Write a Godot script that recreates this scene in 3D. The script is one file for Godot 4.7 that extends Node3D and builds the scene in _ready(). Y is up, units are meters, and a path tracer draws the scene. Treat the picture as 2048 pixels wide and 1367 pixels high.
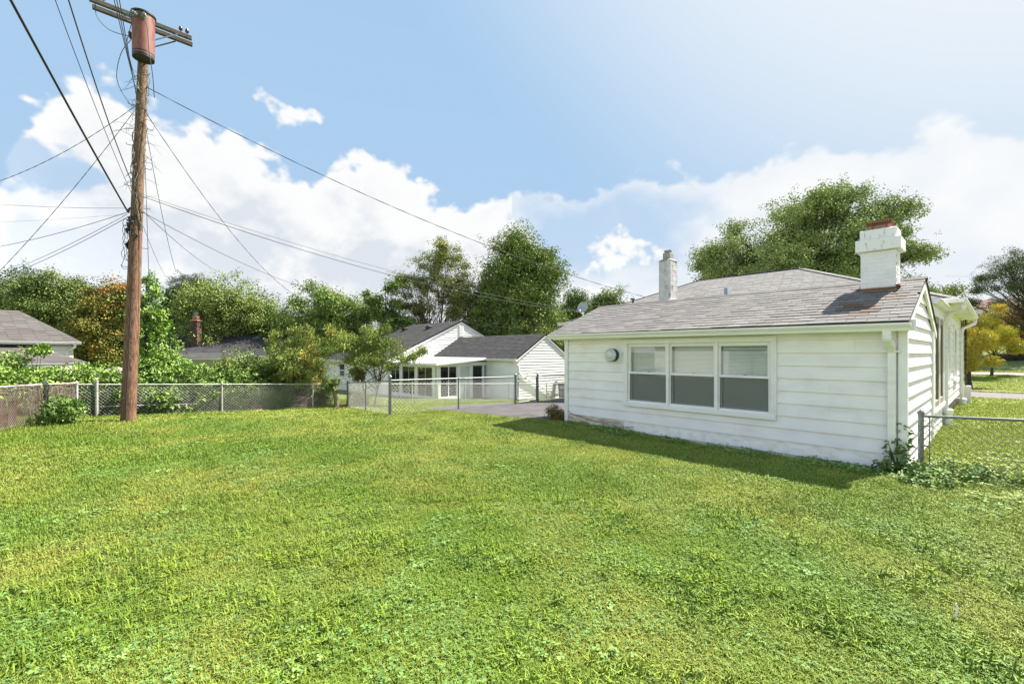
extends Node3D

const FPX := 905.0
const EYE := 1.77
const EXPO := 2.8
const SUN_DIR := Vector3(-0.684, -1.0, 0.32)

var M := {}
var used := {}
var rng := RandomNumberGenerator.new()

# ------------------------------------------------------------------ mesh builder
class MB:
	var v := PackedVector3Array()
	var n := PackedVector3Array()
	var c := PackedColorArray()
	var col := Color.WHITE
	var tinted := false

	func tri(a: Vector3, b: Vector3, d: Vector3) -> void:      # counter-clockwise from outside
		var q := (b - a).cross(d - a).normalized()
		v.append(a); v.append(d); v.append(b)
		n.append(q); n.append(q); n.append(q)
		c.append(col); c.append(col); c.append(col)

	func tri_n(a: Vector3, b: Vector3, d: Vector3, na: Vector3, nb: Vector3, nd: Vector3) -> void:
		v.append(a); v.append(d); v.append(b)
		n.append(na); n.append(nd); n.append(nb)
		c.append(col); c.append(col); c.append(col)

	func quad(a: Vector3, b: Vector3, d: Vector3, e: Vector3) -> void:
		tri(a, b, d)
		tri(a, d, e)

	# b: four bottom points counter-clockwise seen from above, t: four top points
	func hexa(b: Array, t: Array) -> void:
		quad(t[0], t[1], t[2], t[3])
		quad(b[3], b[2], b[1], b[0])
		for i in 4:
			var j := (i + 1) % 4
			quad(b[i], b[j], t[j], t[i])

	func box(o: Vector3, s: Vector3, bev := 0.0, xf := Transform3D()) -> void:
		var h := s * 0.5
		if bev <= 0.0:
			var p := []
			for k in 8:
				var q := Vector3(h.x if k in [1, 2, 5, 6] else -h.x, h.y if k >= 4 else -h.y, -h.z if k in [2, 3, 6, 7] else h.z)
				p.append(xf * (o + q))
			hexa(p.slice(0, 4), p.slice(4, 8))
			return
		var w := minf(bev, minf(h.x, minf(h.y, h.z)) * 0.9)
		for ax in 3:
			for sg in [-1.0, 1.0]:
				var a1 := (ax + 1) % 3
				var a2 := (ax + 2) % 3
				var f := []
				for k in [[-1, -1], [1, -1], [1, 1], [-1, 1]]:
					var q := Vector3.ZERO
					q[ax] = h[ax] * sg
					q[a1] = (h[a1] - w) * k[0] * sg
					q[a2] = (h[a2] - w) * k[1]
					f.append(xf * (o + q))
				quad(f[0], f[1], f[2], f[3])
		for ax in 3:                                           # edges along ax
			var a1 := (ax + 1) % 3
			var a2 := (ax + 2) % 3
			for k in [[1, 1], [-1, 1], [-1, -1], [1, -1]]:
				var f := []
				for e in [[-1, 0], [1, 0], [1, 1], [-1, 1]]:
					var q := Vector3.ZERO
					q[ax] = (h[ax] - w) * e[0]
					q[a1] = (h[a1] - (0.0 if e[1] == 0 else w)) * k[0]
					q[a2] = (h[a2] - (w if e[1] == 0 else 0.0)) * k[1]
					f.append(xf * (o + q))
				if k[0] * k[1] > 0:
					quad(f[3], f[2], f[1], f[0])
				else:
					quad(f[0], f[1], f[2], f[3])
		for sx in [-1, 1]:
			for sy in [-1, 1]:
				for sz in [-1, 1]:
					var a := xf * (o + Vector3(h.x * sx, (h.y - w) * sy, (h.z - w) * sz))
					var b := xf * (o + Vector3((h.x - w) * sx, h.y * sy, (h.z - w) * sz))
					var d := xf * (o + Vector3((h.x - w) * sx, (h.y - w) * sy, h.z * sz))
					if sx * sy * sz > 0:
						tri(a, b, d)
					else:
						tri(a, d, b)

	func tube(p: Array, r: Array, sides := 8, caps := true) -> void:
		var rings := []
		var norms := []
		var up := Vector3.UP
		var d0: Vector3 = (p[1] - p[0]).normalized()
		var side := d0.cross(up if absf(d0.y) < 0.9 else Vector3.RIGHT).normalized()
		for i in p.size():
			var d: Vector3
			if i == 0:
				d = d0
			elif i == p.size() - 1:
				d = (p[i] - p[i - 1]).normalized()
			else:
				d = (p[i + 1] - p[i - 1]).normalized()
			side = (side - d * side.dot(d)).normalized()
			var bi := d.cross(side)
			var ring := PackedVector3Array()
			var nn := PackedVector3Array()
			for k in sides:
				var a := TAU * k / sides
				var q := side * cos(a) + bi * sin(a)
				nn.append(q)
				ring.append(p[i] + q * r[i])
			rings.append(ring)
			norms.append(nn)
		for i in p.size() - 1:
			for k in sides:
				var j := (k + 1) % sides
				tri_n(rings[i][k], rings[i][j], rings[i + 1][j], norms[i][k], norms[i][j], norms[i + 1][j])
				tri_n(rings[i][k], rings[i + 1][j], rings[i + 1][k], norms[i][k], norms[i + 1][j], norms[i + 1][k])
		if caps:
			for k in range(1, sides - 1):
				tri(rings[0][0], rings[0][k + 1], rings[0][k])
				var e: PackedVector3Array = rings[p.size() - 1]
				tri(e[0], e[k], e[k + 1])

	func lathe(prof: Array, seg := 20, xf := Transform3D()) -> void:   # prof: Vector2(radius, y) upwards
		for i in prof.size() - 1:
			var a: Vector2 = prof[i]
			var b: Vector2 = prof[i + 1]
			var t := (b - a).normalized()
			var m := Vector2(t.y, -t.x)
			for k in seg:
				var u0 := TAU * k / seg
				var u1 := TAU * (k + 1) / seg
				var e0 := Vector3(cos(u0), 0, -sin(u0))
				var e1 := Vector3(cos(u1), 0, -sin(u1))
				var n0 := (xf.basis * (e0 * m.x + Vector3.UP * m.y)).normalized()
				var n1 := (xf.basis * (e1 * m.x + Vector3.UP * m.y)).normalized()
				var p00 := xf * (e0 * a.x + Vector3.UP * a.y)
				var p10 := xf * (e1 * a.x + Vector3.UP * a.y)
				var p01 := xf * (e0 * b.x + Vector3.UP * b.y)
				var p11 := xf * (e1 * b.x + Vector3.UP * b.y)
				if a.x > 0.0001:
					tri_n(p00, p10, p11, n0, n1, n1)
				if b.x > 0.0001:
					tri_n(p00, p11, p01, n0, n1, n0)

	# polygon (counter-clockwise in its x, y plane) pushed along its z from z0 to z1
	func prism(poly: PackedVector2Array, z0: float, z1: float, xf := Transform3D()) -> void:
		var ids := Geometry2D.triangulate_polygon(poly)
		for i in range(0, ids.size(), 3):
			var a := poly[ids[i]]
			var b := poly[ids[i + 1]]
			var d := poly[ids[i + 2]]
			if (b - a).cross(d - a) < 0:
				var s := b
				b = d
				d = s
			tri(xf * Vector3(a.x, a.y, z1), xf * Vector3(b.x, b.y, z1), xf * Vector3(d.x, d.y, z1))
			tri(xf * Vector3(a.x, a.y, z0), xf * Vector3(d.x, d.y, z0), xf * Vector3(b.x, b.y, z0))
		for i in poly.size():
			var a := poly[i]
			var b := poly[(i + 1) % poly.size()]
			quad(xf * Vector3(a.x, a.y, z0), xf * Vector3(b.x, b.y, z0), xf * Vector3(b.x, b.y, z1), xf * Vector3(a.x, a.y, z1))

	# a lapped board: bottom edge a0-a1, top edge b0-b1 on the wall plane, out = outward normal
	func lap(a0: Vector3, a1: Vector3, b0: Vector3, b1: Vector3, out: Vector3, tb := 0.02, tt := 0.006) -> void:
		var A0 := a0 + out * tb
		var A1 := a1 + out * tb
		var B0 := b0 + out * tt
		var B1 := b1 + out * tt
		quad(A0, A1, B1, B0)
		quad(a0, a1, A1, A0)
		quad(a1, b1, B1, A1)
		quad(b0, a0, A0, B0)
		quad(B0, B1, b1, b0)

	func mesh() -> ArrayMesh:
		var arr := []
		arr.resize(Mesh.ARRAY_MAX)
		arr[Mesh.ARRAY_VERTEX] = v
		arr[Mesh.ARRAY_NORMAL] = n
		if tinted:
			arr[Mesh.ARRAY_COLOR] = c
		var m := ArrayMesh.new()
		m.add_surface_from_arrays(Mesh.PRIMITIVE_TRIANGLES, arr)
		return m

# ------------------------------------------------------------------ helpers
func numbered(parent: Node, called: String) -> String:
	var key := str(parent.get_instance_id()) + called
	var k: int = used.get(key, 0)
	used[key] = k + 1
	return called if k == 0 else "%s_%03d" % [called, k]

func put(parent: Node, called: String, mesh: Mesh, m: Material) -> MeshInstance3D:
	var o := MeshInstance3D.new()
	o.name = numbered(parent, called)
	o.mesh = mesh
	o.material_override = m
	parent.add_child(o, true)
	return o

func obj(parent: Node, called: String, mb: MB, m: Material) -> MeshInstance3D:
	return put(parent, called, mb.mesh(), m)

func tag(o: Node, label := "", category := "", group := "", kind := "") -> Node:
	if label: o.set_meta("label", label)
	if category: o.set_meta("category", category)
	if group: o.set_meta("group", group)
	if kind: o.set_meta("kind", kind)
	return o

func thing(called: String, label: String, category: String, at_: Vector3, turn := 0.0, group := "") -> Node3D:
	var o := Node3D.new()
	o.name = numbered(self, called)
	o.position = at_
	o.rotation.y = turn
	add_child(o, true)
	tag(o, label, category, group)
	return o

func stuff(o: Node) -> Node:
	o.set_meta("kind", "stuff")
	return o

func scatter(parent: Node, called: String, mesh: Mesh, xf: Array, cols: Array, m: Material) -> MultiMeshInstance3D:
	var mm := MultiMesh.new()
	mm.transform_format = MultiMesh.TRANSFORM_3D
	mm.use_colors = true
	mm.mesh = mesh
	mm.instance_count = xf.size()
	for i in xf.size():
		mm.set_instance_transform(i, xf[i])
		mm.set_instance_color(i, cols[i])
	var o := MultiMeshInstance3D.new()
	o.name = numbered(parent, called)
	o.multimesh = mm
	o.material_override = m
	parent.add_child(o, true)
	o.set_meta("kind", "stuff")
	return o

func ut(u: float, t: float, y := 0.0) -> Vector3:               # the lots' own grid: u along the rear walls, t towards the street
	return Vector3(5.88 + 0.733 * t - 0.68 * u, y, -(6.73 + 0.68 * t + 0.733 * u))

func to_ut(p: Vector3) -> Vector2:
	var a := p.x - 5.88
	var b := -p.z - 6.73
	return Vector2(-0.68 * a + 0.733 * b, 0.733 * a + 0.68 * b)

const TURN := -0.8230
func at(px: float, py: float, d: float) -> Vector3:              # the point at depth d that lies in this direction from the eye
	return Vector3((px - 1024.0) / FPX * d, EYE + (705.0 - py) / FPX * d, -d)

func ground(x: float, z: float) -> float:
	var q := to_ut(Vector3(x, 0, z))
	var h := -clampf((q.y + 10.0) * 0.045, 0.0, 1.0) * smoothstep(8.0, 17.25, q.x)
	h -= clampf((q.x - 14.0) * 0.03, 0.0, 0.5)
	h -= 0.5 * smoothstep(13.0, 21.0, q.y)
	if q.x > -0.2 and q.x < 5.5 and q.y > -0.7 and q.y < 0.6:              # the bare edge along the rear wall
		h -= 0.075 * smoothstep(-0.65, -0.1, q.y) * smoothstep(5.5, 3.0, q.x)
	h += clampf((q.y - 42.0) * 0.08, 0.0, 3.4)
	return h

func on_ground(p: Vector3) -> Vector3:
	return Vector3(p.x, ground(p.x, p.z), p.z)

func rnd(a: float, b: float) -> float:
	return rng.randf_range(a, b)

func lin(r: float, g: float, b: float) -> Color:
	return Color(r, g, b).linear_to_srgb()

func mat(called: String, c: Color, rough := 0.7, metal := 0.0) -> StandardMaterial3D:
	var m := StandardMaterial3D.new()
	m.resource_name = called
	m.albedo_color = c.linear_to_srgb()
	m.roughness = rough
	m.metallic = metal
	M[called] = m
	return m

func noise_tex(freq: float, stops: Array, sd := 1, size := 512, oct := 5, bump := 0.0) -> NoiseTexture2D:
	var f := FastNoiseLite.new()
	f.noise_type = FastNoiseLite.TYPE_SIMPLEX_SMOOTH
	f.seed = sd
	f.frequency = freq
	f.fractal_octaves = oct
	var t := NoiseTexture2D.new()
	t.width = size
	t.height = size
	t.seamless = true
	t.noise = f
	if bump > 0.0:
		t.as_normal_map = true
		t.bump_strength = bump
	else:
		var g := Gradient.new()
		var offs := PackedFloat32Array()
		var cols := PackedColorArray()
		for s in stops:
			offs.append(s[0])
			cols.append(s[1])
		g.offsets = offs
		g.colors = cols
		t.color_ramp = g
	return t

func tri_map(m: StandardMaterial3D, t: Texture2D, scale: Vector3, nrm: Texture2D = null, ns := 0.5) -> StandardMaterial3D:
	m.uv1_triplanar = true
	m.uv1_world_triplanar = true
	m.uv1_scale = scale
	m.albedo_texture = t
	if nrm:
		m.normal_enabled = true
		m.normal_texture = nrm
		m.normal_scale = ns
	return m

func gray(k: float) -> Color:
	return Color(k, k, k)

func make_materials() -> void:
	var soft := noise_tex(0.006, [[0.0, gray(0.9)], [0.45, gray(0.97)], [1.0, gray(1.0)]], 3)
	var grain := noise_tex(0.05, [[0.0, gray(0.6)], [0.5, gray(0.85)], [1.0, gray(1.0)]], 4)
	var fine := noise_tex(0.2, [[0.0, gray(0.5)], [0.5, gray(0.8)], [1.0, gray(1.0)]], 5)
	var bump := noise_tex(0.12, [], 6, 512, 4, 4.0)
	tri_map(mat("siding", Color(0.915, 0.885, 0.915), 0.5), soft, Vector3(0.5, 0.8, 0.5), bump, 0.12)
	tri_map(mat("siding_dirty", Color(0.74, 0.72, 0.66), 0.7), noise_tex(0.012, [[0.0, Color(0.55, 0.47, 0.36)], [0.45, Color(0.85, 0.8, 0.72)], [0.7, gray(1.0)]], 31), Vector3(0.6, 1.2, 0.6))
	tri_map(mat("siding_splash", Color(0.88, 0.865, 0.86), 0.55), noise_tex(0.014, [[0.0, Color(0.84, 0.80, 0.74)], [0.3, Color(0.95, 0.94, 0.92)], [0.55, gray(1.0)]], 33), Vector3(0.7, 1.0, 0.7))
	tri_map(mat("trim", Color(0.89, 0.87, 0.885), 0.5), soft, Vector3(0.7, 0.7, 0.7))
	tri_map(mat("gutter", Color(0.88, 0.86, 0.875), 0.35), soft, Vector3(0.3, 2.0, 0.3))
	tri_map(mat("vinyl", Color(0.85, 0.85, 0.83), 0.5), soft, Vector3(0.3, 0.3, 0.3))
	tri_map(mat("cream_frame", Color(0.72, 0.72, 0.66), 0.5), soft, Vector3(0.5, 0.5, 0.5))
	tri_map(mat("tan_frame", Color(0.30, 0.25, 0.19), 0.6), soft, Vector3(0.5, 0.5, 0.5))
	tri_map(mat("concrete", Color(0.42, 0.40, 0.37), 0.9), grain, Vector3(0.6, 0.6, 0.6), bump, 0.4)
	tri_map(mat("block_paint", Color(0.58, 0.59, 0.60), 0.85), noise_tex(0.012, [[0.0, Color(0.6, 0.58, 0.55)], [0.35, Color(0.9, 0.89, 0.87)], [1.0, gray(1.0)]], 12), Vector3(0.8, 0.35, 0.8), bump, 0.6)
	tri_map(mat("brick_paint", Color(0.89, 0.865, 0.885), 0.7), soft, Vector3(0.8, 0.8, 0.8), bump, 0.4)
	tri_map(mat("cap_paint", Color(0.89, 0.86, 0.87), 0.7), noise_tex(0.016, [[0.0, Color(0.5, 0.25, 0.1)], [0.16, Color(0.7, 0.5, 0.34)], [0.24, gray(0.97)], [1.0, gray(1.0)]], 14), Vector3(1.9, 0.5, 1.9))
	tri_map(mat("rust", Color(0.26, 0.11, 0.06), 0.9), grain, Vector3(1.5, 1.5, 1.5), bump, 0.5)
	tri_map(mat("flue", Color(0.52, 0.35, 0.27), 0.9), noise_tex(0.02, [[0.0, Color(0.5, 0.3, 0.22)], [0.5, Color(0.8, 0.7, 0.66)], [1.0, gray(1.0)]], 15), Vector3(2, 0.6, 2))
	var tones := [[0.185, 0.179, 0.178], [0.205, 0.199, 0.199], [0.166, 0.160, 0.160], [0.225, 0.219, 0.218], [0.190, 0.178, 0.172], [0.176, 0.171, 0.173]]
	for i in tones.size():
		tri_map(mat("shingle_%d" % i, Color(tones[i][0], tones[i][1], tones[i][2]) * 1.3, 0.95), fine, Vector3(1.3, 1.3, 1.3), bump, 0.5)
	tri_map(mat("shingle_rust_0", Color(0.15, 0.095, 0.065), 0.95), grain, Vector3(1.6, 1.6, 1.6))
	tri_map(mat("shingle_rust_1", Color(0.19, 0.135, 0.10), 0.95), grain, Vector3(1.6, 1.6, 1.6))
	tri_map(mat("shingle_rust_2", Color(0.20, 0.165, 0.145), 0.95), grain, Vector3(1.6, 1.6, 1.6))
	var m := tri_map(mat("shingles", Color.WHITE, 0.95), fine, Vector3(1.3, 1.3, 1.3), bump, 0.4)
	m.vertex_color_use_as_albedo = true
	tri_map(mat("deck", Color(0.05, 0.045, 0.04), 0.95), grain, Vector3(1, 1, 1))
	mat("white_metal", Color(0.75, 0.76, 0.76), 0.4)
	tri_map(mat("galvanised", Color(0.27, 0.30, 0.31), 0.42, 0.6), grain, Vector3(1.2, 0.7, 1.2))
	mat("wire_near", Color(0.16, 0.17, 0.17), 0.5, 0.2)
	mat("mesh_wire", Color(0.62, 0.62, 0.59), 0.55, 0.0)
	tri_map(mat("rusty_wire", Color(0.36, 0.32, 0.28), 0.7, 0.2), noise_tex(0.01, [[0.0, Color(0.6, 0.38, 0.25)], [0.6, gray(0.95)]], 16), Vector3(0.5, 0.5, 0.5))
	tri_map(mat("rusty_pipe", Color(0.56, 0.56, 0.54), 0.6, 0.2), noise_tex(0.012, [[0.0, Color(0.6, 0.42, 0.3)], [0.35, gray(0.9)], [1.0, gray(1.0)]], 17), Vector3(0.6, 0.6, 0.6))
	tri_map(mat("pole_wood", Color(0.36, 0.205, 0.135), 0.9), noise_tex(0.03, [[0.0, Color(0.22, 0.2, 0.19)], [0.4, Color(0.62, 0.58, 0.55)], [0.7, gray(0.95)], [1.0, Color(1.0, 0.92, 0.85)]], 18), Vector3(4.2, 0.16, 4.2), noise_tex(0.06, [], 19, 512, 4, 6.0), 0.6)
	M.pole_wood.vertex_color_use_as_albedo = true
	tri_map(mat("gray_wood", Color(0.20, 0.185, 0.155), 0.95), noise_tex(0.03, [[0.0, Color(0.25, 0.25, 0.22)], [0.5, gray(0.75)], [1.0, gray(1.0)]], 20), Vector3(0.6, 4, 0.6), bump, 0.8)
	tri_map(mat("brown_board", Color(0.10, 0.06, 0.045), 0.9), grain, Vector3(2.0, 0.3, 2.0))
	tri_map(mat("tank_red", Color(0.27, 0.10, 0.075), 0.55), noise_tex(0.008, [[0.0, Color(0.65, 0.55, 0.5)], [0.5, gray(0.92)], [1.0, gray(1.0)]], 21), Vector3(1.6, 0.5, 1.6))
	mat("black", Color(0.015, 0.015, 0.016), 0.5)
	mat("cable", Color(0.02, 0.02, 0.022), 0.6)
	mat("cable_gray", Color(0.06, 0.065, 0.07), 0.6)
	mat("porcelain", Color(0.16, 0.24, 0.21), 0.25)
	mat("insulator_brown", Color(0.09, 0.03, 0.02), 0.3)
	mat("dish", Color(0.33, 0.34, 0.36), 0.5)
	mat("vent_metal", Color(0.50, 0.55, 0.55), 0.35, 0.5)
	mat("vent_dark", Color(0.06, 0.065, 0.07), 0.5)
	mat("vent_blue", Color(0.16, 0.25, 0.38), 0.5)
	mat("bin", Color(0.02, 0.021, 0.024), 0.45)
	mat("paint_white", Color(0.8, 0.8, 0.8), 0.5)
	mat("plastic_gray", Color(0.16, 0.17, 0.18), 0.5)
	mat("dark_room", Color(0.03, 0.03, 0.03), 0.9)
	mat("slat", Color(0.74, 0.74, 0.70), 0.5)
	mat("red_wood", Color(0.12, 0.03, 0.02), 0.8)
	tri_map(mat("red_roof", Color(0.20, 0.09, 0.075), 0.9), fine, Vector3(1, 1, 1))
	tri_map(mat("stone", Color(0.21, 0.145, 0.10), 0.9), noise_tex(0.02, [[0.0, gray(0.45)], [1.0, gray(1.0)]], 22), Vector3(1.2, 1.2, 1.2))
	M.stone.vertex_color_use_as_albedo = true
	var g := mat("glass", Color(0.9, 0.95, 0.95), 0.02)
	g.albedo_color = Color(0.8, 0.88, 0.88, 0.10)
	g.transparency = BaseMaterial3D.TRANSPARENCY_ALPHA
	var dg := mat("dark_glass", Color(0.012, 0.014, 0.016), 0.03)
	dg.metallic_specular = 0.4
	var sc := mat("screen", Color(0.05, 0.055, 0.05), 0.9)
	sc.albedo_color = Color(lin(0.19, 0.195, 0.185), 0.38)
	sc.transparency = BaseMaterial3D.TRANSPARENCY_ALPHA
	tri_map(mat("asphalt", Color(0.098, 0.092, 0.096), 0.92), noise_tex(0.01, [[0.0, gray(0.7)], [0.5, gray(0.9)], [1.0, gray(1.0)]], 23), Vector3(0.25, 0.25, 0.25), noise_tex(0.3, [], 24, 512, 3, 4.0), 0.4)
	tri_map(mat("road", Color(0.20, 0.185, 0.18), 0.92), grain, Vector3(0.3, 0.3, 0.3))
	tri_map(mat("pavement", Color(0.42, 0.36, 0.31), 0.92), grain, Vector3(0.3, 0.3, 0.3))
	tri_map(mat("earth", Color.WHITE, 1.0), noise_tex(0.02, [[0.0, lin(0.045, 0.06, 0.015)], [0.35, lin(0.09, 0.12, 0.025)], [0.6, lin(0.12, 0.15, 0.03)], [1.0, lin(0.16, 0.16, 0.05)]], 25), Vector3(0.35, 0.35, 0.35))
	tri_map(mat("soil", Color(0.13, 0.085, 0.05), 1.0), grain, Vector3(1, 1, 1))
	tri_map(mat("bark", Color(0.10, 0.078, 0.06), 0.95), noise_tex(0.04, [[0.0, gray(0.4)], [0.6, gray(0.9)], [1.0, gray(1.0)]], 26), Vector3(2.0, 0.4, 2.0), bump, 0.8)
	tri_map(mat("bark_red", Color(0.15, 0.085, 0.06), 0.9), noise_tex(0.04, [[0.0, gray(0.5)], [1.0, gray(1.0)]], 27), Vector3(2.0, 0.6, 2.0))
	tri_map(mat("dead_stem", Color(0.30, 0.25, 0.20), 0.95), grain, Vector3(1.5, 1.5, 1.5))
	tri_map(mat("split_wood", Color(0.52, 0.37, 0.26), 0.9), noise_tex(0.04, [[0.0, Color(0.4, 0.3, 0.25)], [1.0, gray(1.0)]], 28), Vector3(3.0, 0.6, 3.0))
	for w in [["leaf", 0.6, 0.9], ["grass", 0.6, 0.6]]:
		var l := mat(w[0], Color.WHITE, w[1])
		l.vertex_color_use_as_albedo = true
		l.backlight = Color(w[2], w[2], w[2] * 0.6).linear_to_srgb()
		l.metallic_specular = 0.3 if w[0] == "leaf" else 0.3

# ------------------------------------------------------------------ sky
var cloud_edge := []
var veil_edge := []
var nz: Array[FastNoiseLite] = []

func edge_at(tab: Array, az: float, other: float) -> float:
	if az <= tab[0].x or az >= tab[tab.size() - 1].x:
		var k := 0.0
		if az <= tab[0].x:
			k = smoothstep(0.0, 0.5, tab[0].x - az)
			return lerpf(tab[0].y, other, k)
		k = smoothstep(0.0, 0.5, az - tab[tab.size() - 1].x)
		return lerpf(tab[tab.size() - 1].y, other, k)
	for i in tab.size() - 1:
		if az < tab[i + 1].x:
			return lerpf(tab[i].y, tab[i + 1].y, (az - tab[i].x) / (tab[i + 1].x - tab[i].x))
	return other

func ang(px: float, py: float) -> Vector2:
	var az := atan((px - 1024.0) / FPX)
	return Vector2(az, atan((705.0 - py) / FPX * cos(az)))

func blob(az: float, el: float, px: float, py: float, w: float, h: float) -> float:
	var q := ang(px, py)
	var dx := (az - q.x) / (w / FPX)
	var dy := (el - q.y) / (h / FPX)
	return 1.0 - sqrt(dx * dx + dy * dy)

func sky_rows(buf: PackedByteArray, W: int, H: int, x_from: int, x_to: int, y_from: int, y_to: int) -> PackedByteArray:
	var sun := -SUN_DIR.normalized()
	var E := PackedFloat32Array()
	var V := PackedFloat32Array()
	for x in range(x_from, x_to):
		var az := TAU * (x + 0.5) / W
		if az > PI: az -= TAU
		var other := 0.36 + 0.16 * nz[0].get_noise_2d(cos(az) * 90.0, sin(az) * 90.0)
		E.append(edge_at(cloud_edge, az, other))
		V.append(edge_at(veil_edge, az, other - 0.05))
	for y in range(y_from, y_to):
		var el := PI * (0.5 - (y + 0.5) / H)
		var ce := cos(el)
		var se := sin(el)
		for x in range(x_from, x_to):
			var az := TAU * (x + 0.5) / W
			if az > PI: az -= TAU
			var d := Vector3(sin(az) * ce, se, -cos(az) * ce)
			var toward := clampf(d.dot(sun), -1.0, 1.0)
			var pale := smoothstep(0.58, 1.0, toward)
			pale = clampf(pale + 0.30 * exp(-maxf(se, 0.0) * 4.5), 0.0, 0.96)
			var r := lerpf(0.395, 0.90, pale)
			var g := lerpf(0.605, 0.945, pale)
			var b := lerpf(0.86, 0.985, pale)
			var a1 := nz[0].get_noise_3d(d.x * 100.0, d.y * 150.0, d.z * 100.0)
			var a2 := nz[1].get_noise_3d(d.x * 100.0, d.y * 130.0, d.z * 100.0)
			var a3 := nz[2].get_noise_3d(d.x * 100.0, d.y * 120.0, d.z * 100.0)
			var e: float = E[x - x_from] - el + 0.05 * a1 + 0.07 * absf(a2) + 0.022 * a3 - 0.006
			var al := smoothstep(0.0, 0.022, e)
			# breaks in the bank at the left and over the middle
			if az > -0.95 and az < 0.6:
				var hole := maxf(blob(az, el, 25, 318, 75, 38), maxf(blob(az, el, 100, 335, 60, 24), blob(az, el, 1225, 455, 170, 85)))
				hole = maxf(hole, blob(az, el, 1160, 520, 60, 45))
				hole = hole + 0.9 * a1 + 0.5 * a2 + 0.5 * a3
				al *= 1.0 - 0.8 * smoothstep(0.05, 0.4, hole)
				var puff := maxf(blob(az, el, 592, 230, 50, 24), blob(az, el, 1245, 520, 75, 48))
				puff = maxf(puff, maxf(blob(az, el, 60, 200, 18, 12), blob(az, el, 838, 360, 22, 14)))
				puff += 1.1 * a1 + 0.9 * a2 + 0.9 * a3
				al = maxf(al, smoothstep(0.1, 0.6, puff))
			var deep := smoothstep(0.02, 0.22, e)
			var sh := clampf(0.42 * deep * (0.75 + 1.7 * a1 + 1.3 * a2 + 0.9 * a3), 0.0, 0.42)
			var cr := lerpf(0.985, 0.58, sh / 0.42 * 0.6)
			var cg := lerpf(0.99, 0.665, sh / 0.42 * 0.6)
			var cb := lerpf(0.995, 0.775, sh / 0.42 * 0.6)
			# thin bright veil towards the sun's side
			var ev: float = V[x - x_from] - el + 0.10 * a1 + 0.035 * a2
			ev += 0.03 * a3
			var av := smoothstep(0.0, 0.035, ev) * 0.93
			if az > 0.0 and az < 0.6:
				av *= 1.0 - 0.8 * smoothstep(-0.1, 0.5, blob(az, el, 1225, 470, 210, 120) + 0.7 * a1)
			av = clampf(av * (0.92 + 0.3 * a2 + 0.25 * a1), 0.0, 0.97)
			r = lerpf(r, 0.965, av)
			g = lerpf(g, 0.975, av)
			b = lerpf(b, 0.985, av)
			var front := 1.0 + 1.08 * smoothstep(0.12, -0.6, toward)   # sun-facing clouds brightened further, as added fill for the shaded rear wall
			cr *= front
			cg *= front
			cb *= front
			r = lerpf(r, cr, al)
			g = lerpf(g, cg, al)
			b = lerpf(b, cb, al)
			if se < 0.0:
				var k := smoothstep(0.0, -0.06, se)
				r = lerpf(r, 0.12, k)
				g = lerpf(g, 0.14, k)
				b = lerpf(b, 0.08, k)
			var q := Color(r * 0.5, g * 0.5, b * 0.5).linear_to_srgb()
			var i := (y * W + x) * 3
			buf[i] = int(q.r * 255.0 + 0.5)
			buf[i + 1] = int(q.g * 255.0 + 0.5)
			buf[i + 2] = int(q.b * 255.0 + 0.5)
	return buf

func make_sky() -> ImageTexture:
	for p in [[-20, 430], [0, 375], [40, 268], [95, 186], [150, 152], [215, 168], [260, 215], [330, 243], [400, 232], [470, 245], [510, 290], [560, 310], [640, 330], [690, 297], [730, 300], [790, 345], [850, 380], [920, 398], [1000, 424], [1025, 445], [1055, 480], [1100, 540], [1150, 575], [1210, 560], [1300, 590], [1500, 610], [2048, 640]]:
		cloud_edge.append(ang(p[0], p[1]))
	for p in [[-20, 600], [850, 560], [1000, 440], [1060, 395], [1200, 350], [1300, 335], [1400, 308], [1600, 285], [1800, 240], [1920, 222], [2048, 235]]:
		veil_edge.append(ang(p[0], p[1]))
	for k in [[51, 0.035, 5], [52, 0.055, 5], [53, 0.16, 4]]:
		var f := FastNoiseLite.new()
		f.noise_type = FastNoiseLite.TYPE_SIMPLEX_SMOOTH
		f.seed = k[0]
		f.frequency = k[1]
		f.fractal_octaves = k[2]
		f.fractal_gain = 0.55
		nz.append(f)
	var buf := PackedByteArray()
	buf.resize(1024 * 512 * 3)
	buf = sky_rows(buf, 1024, 512, 0, 1024, 0, 300)
	for i in range(1024 * 300 * 3, 1024 * 512 * 3, 3):
		buf[i] = 70; buf[i + 1] = 75; buf[i + 2] = 58
	var im := Image.create_from_data(1024, 512, false, Image.FORMAT_RGB8, buf)
	im.resize(4096, 2048, Image.INTERPOLATE_CUBIC)
	var big := im.get_data()
	big = sky_rows(big, 4096, 2048, 0, 640, 540, 1030)
	big = sky_rows(big, 4096, 2048, 3456, 4096, 540, 1030)
	return ImageTexture.create_from_image(Image.create_from_data(4096, 2048, false, Image.FORMAT_RGB8, big))

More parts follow.
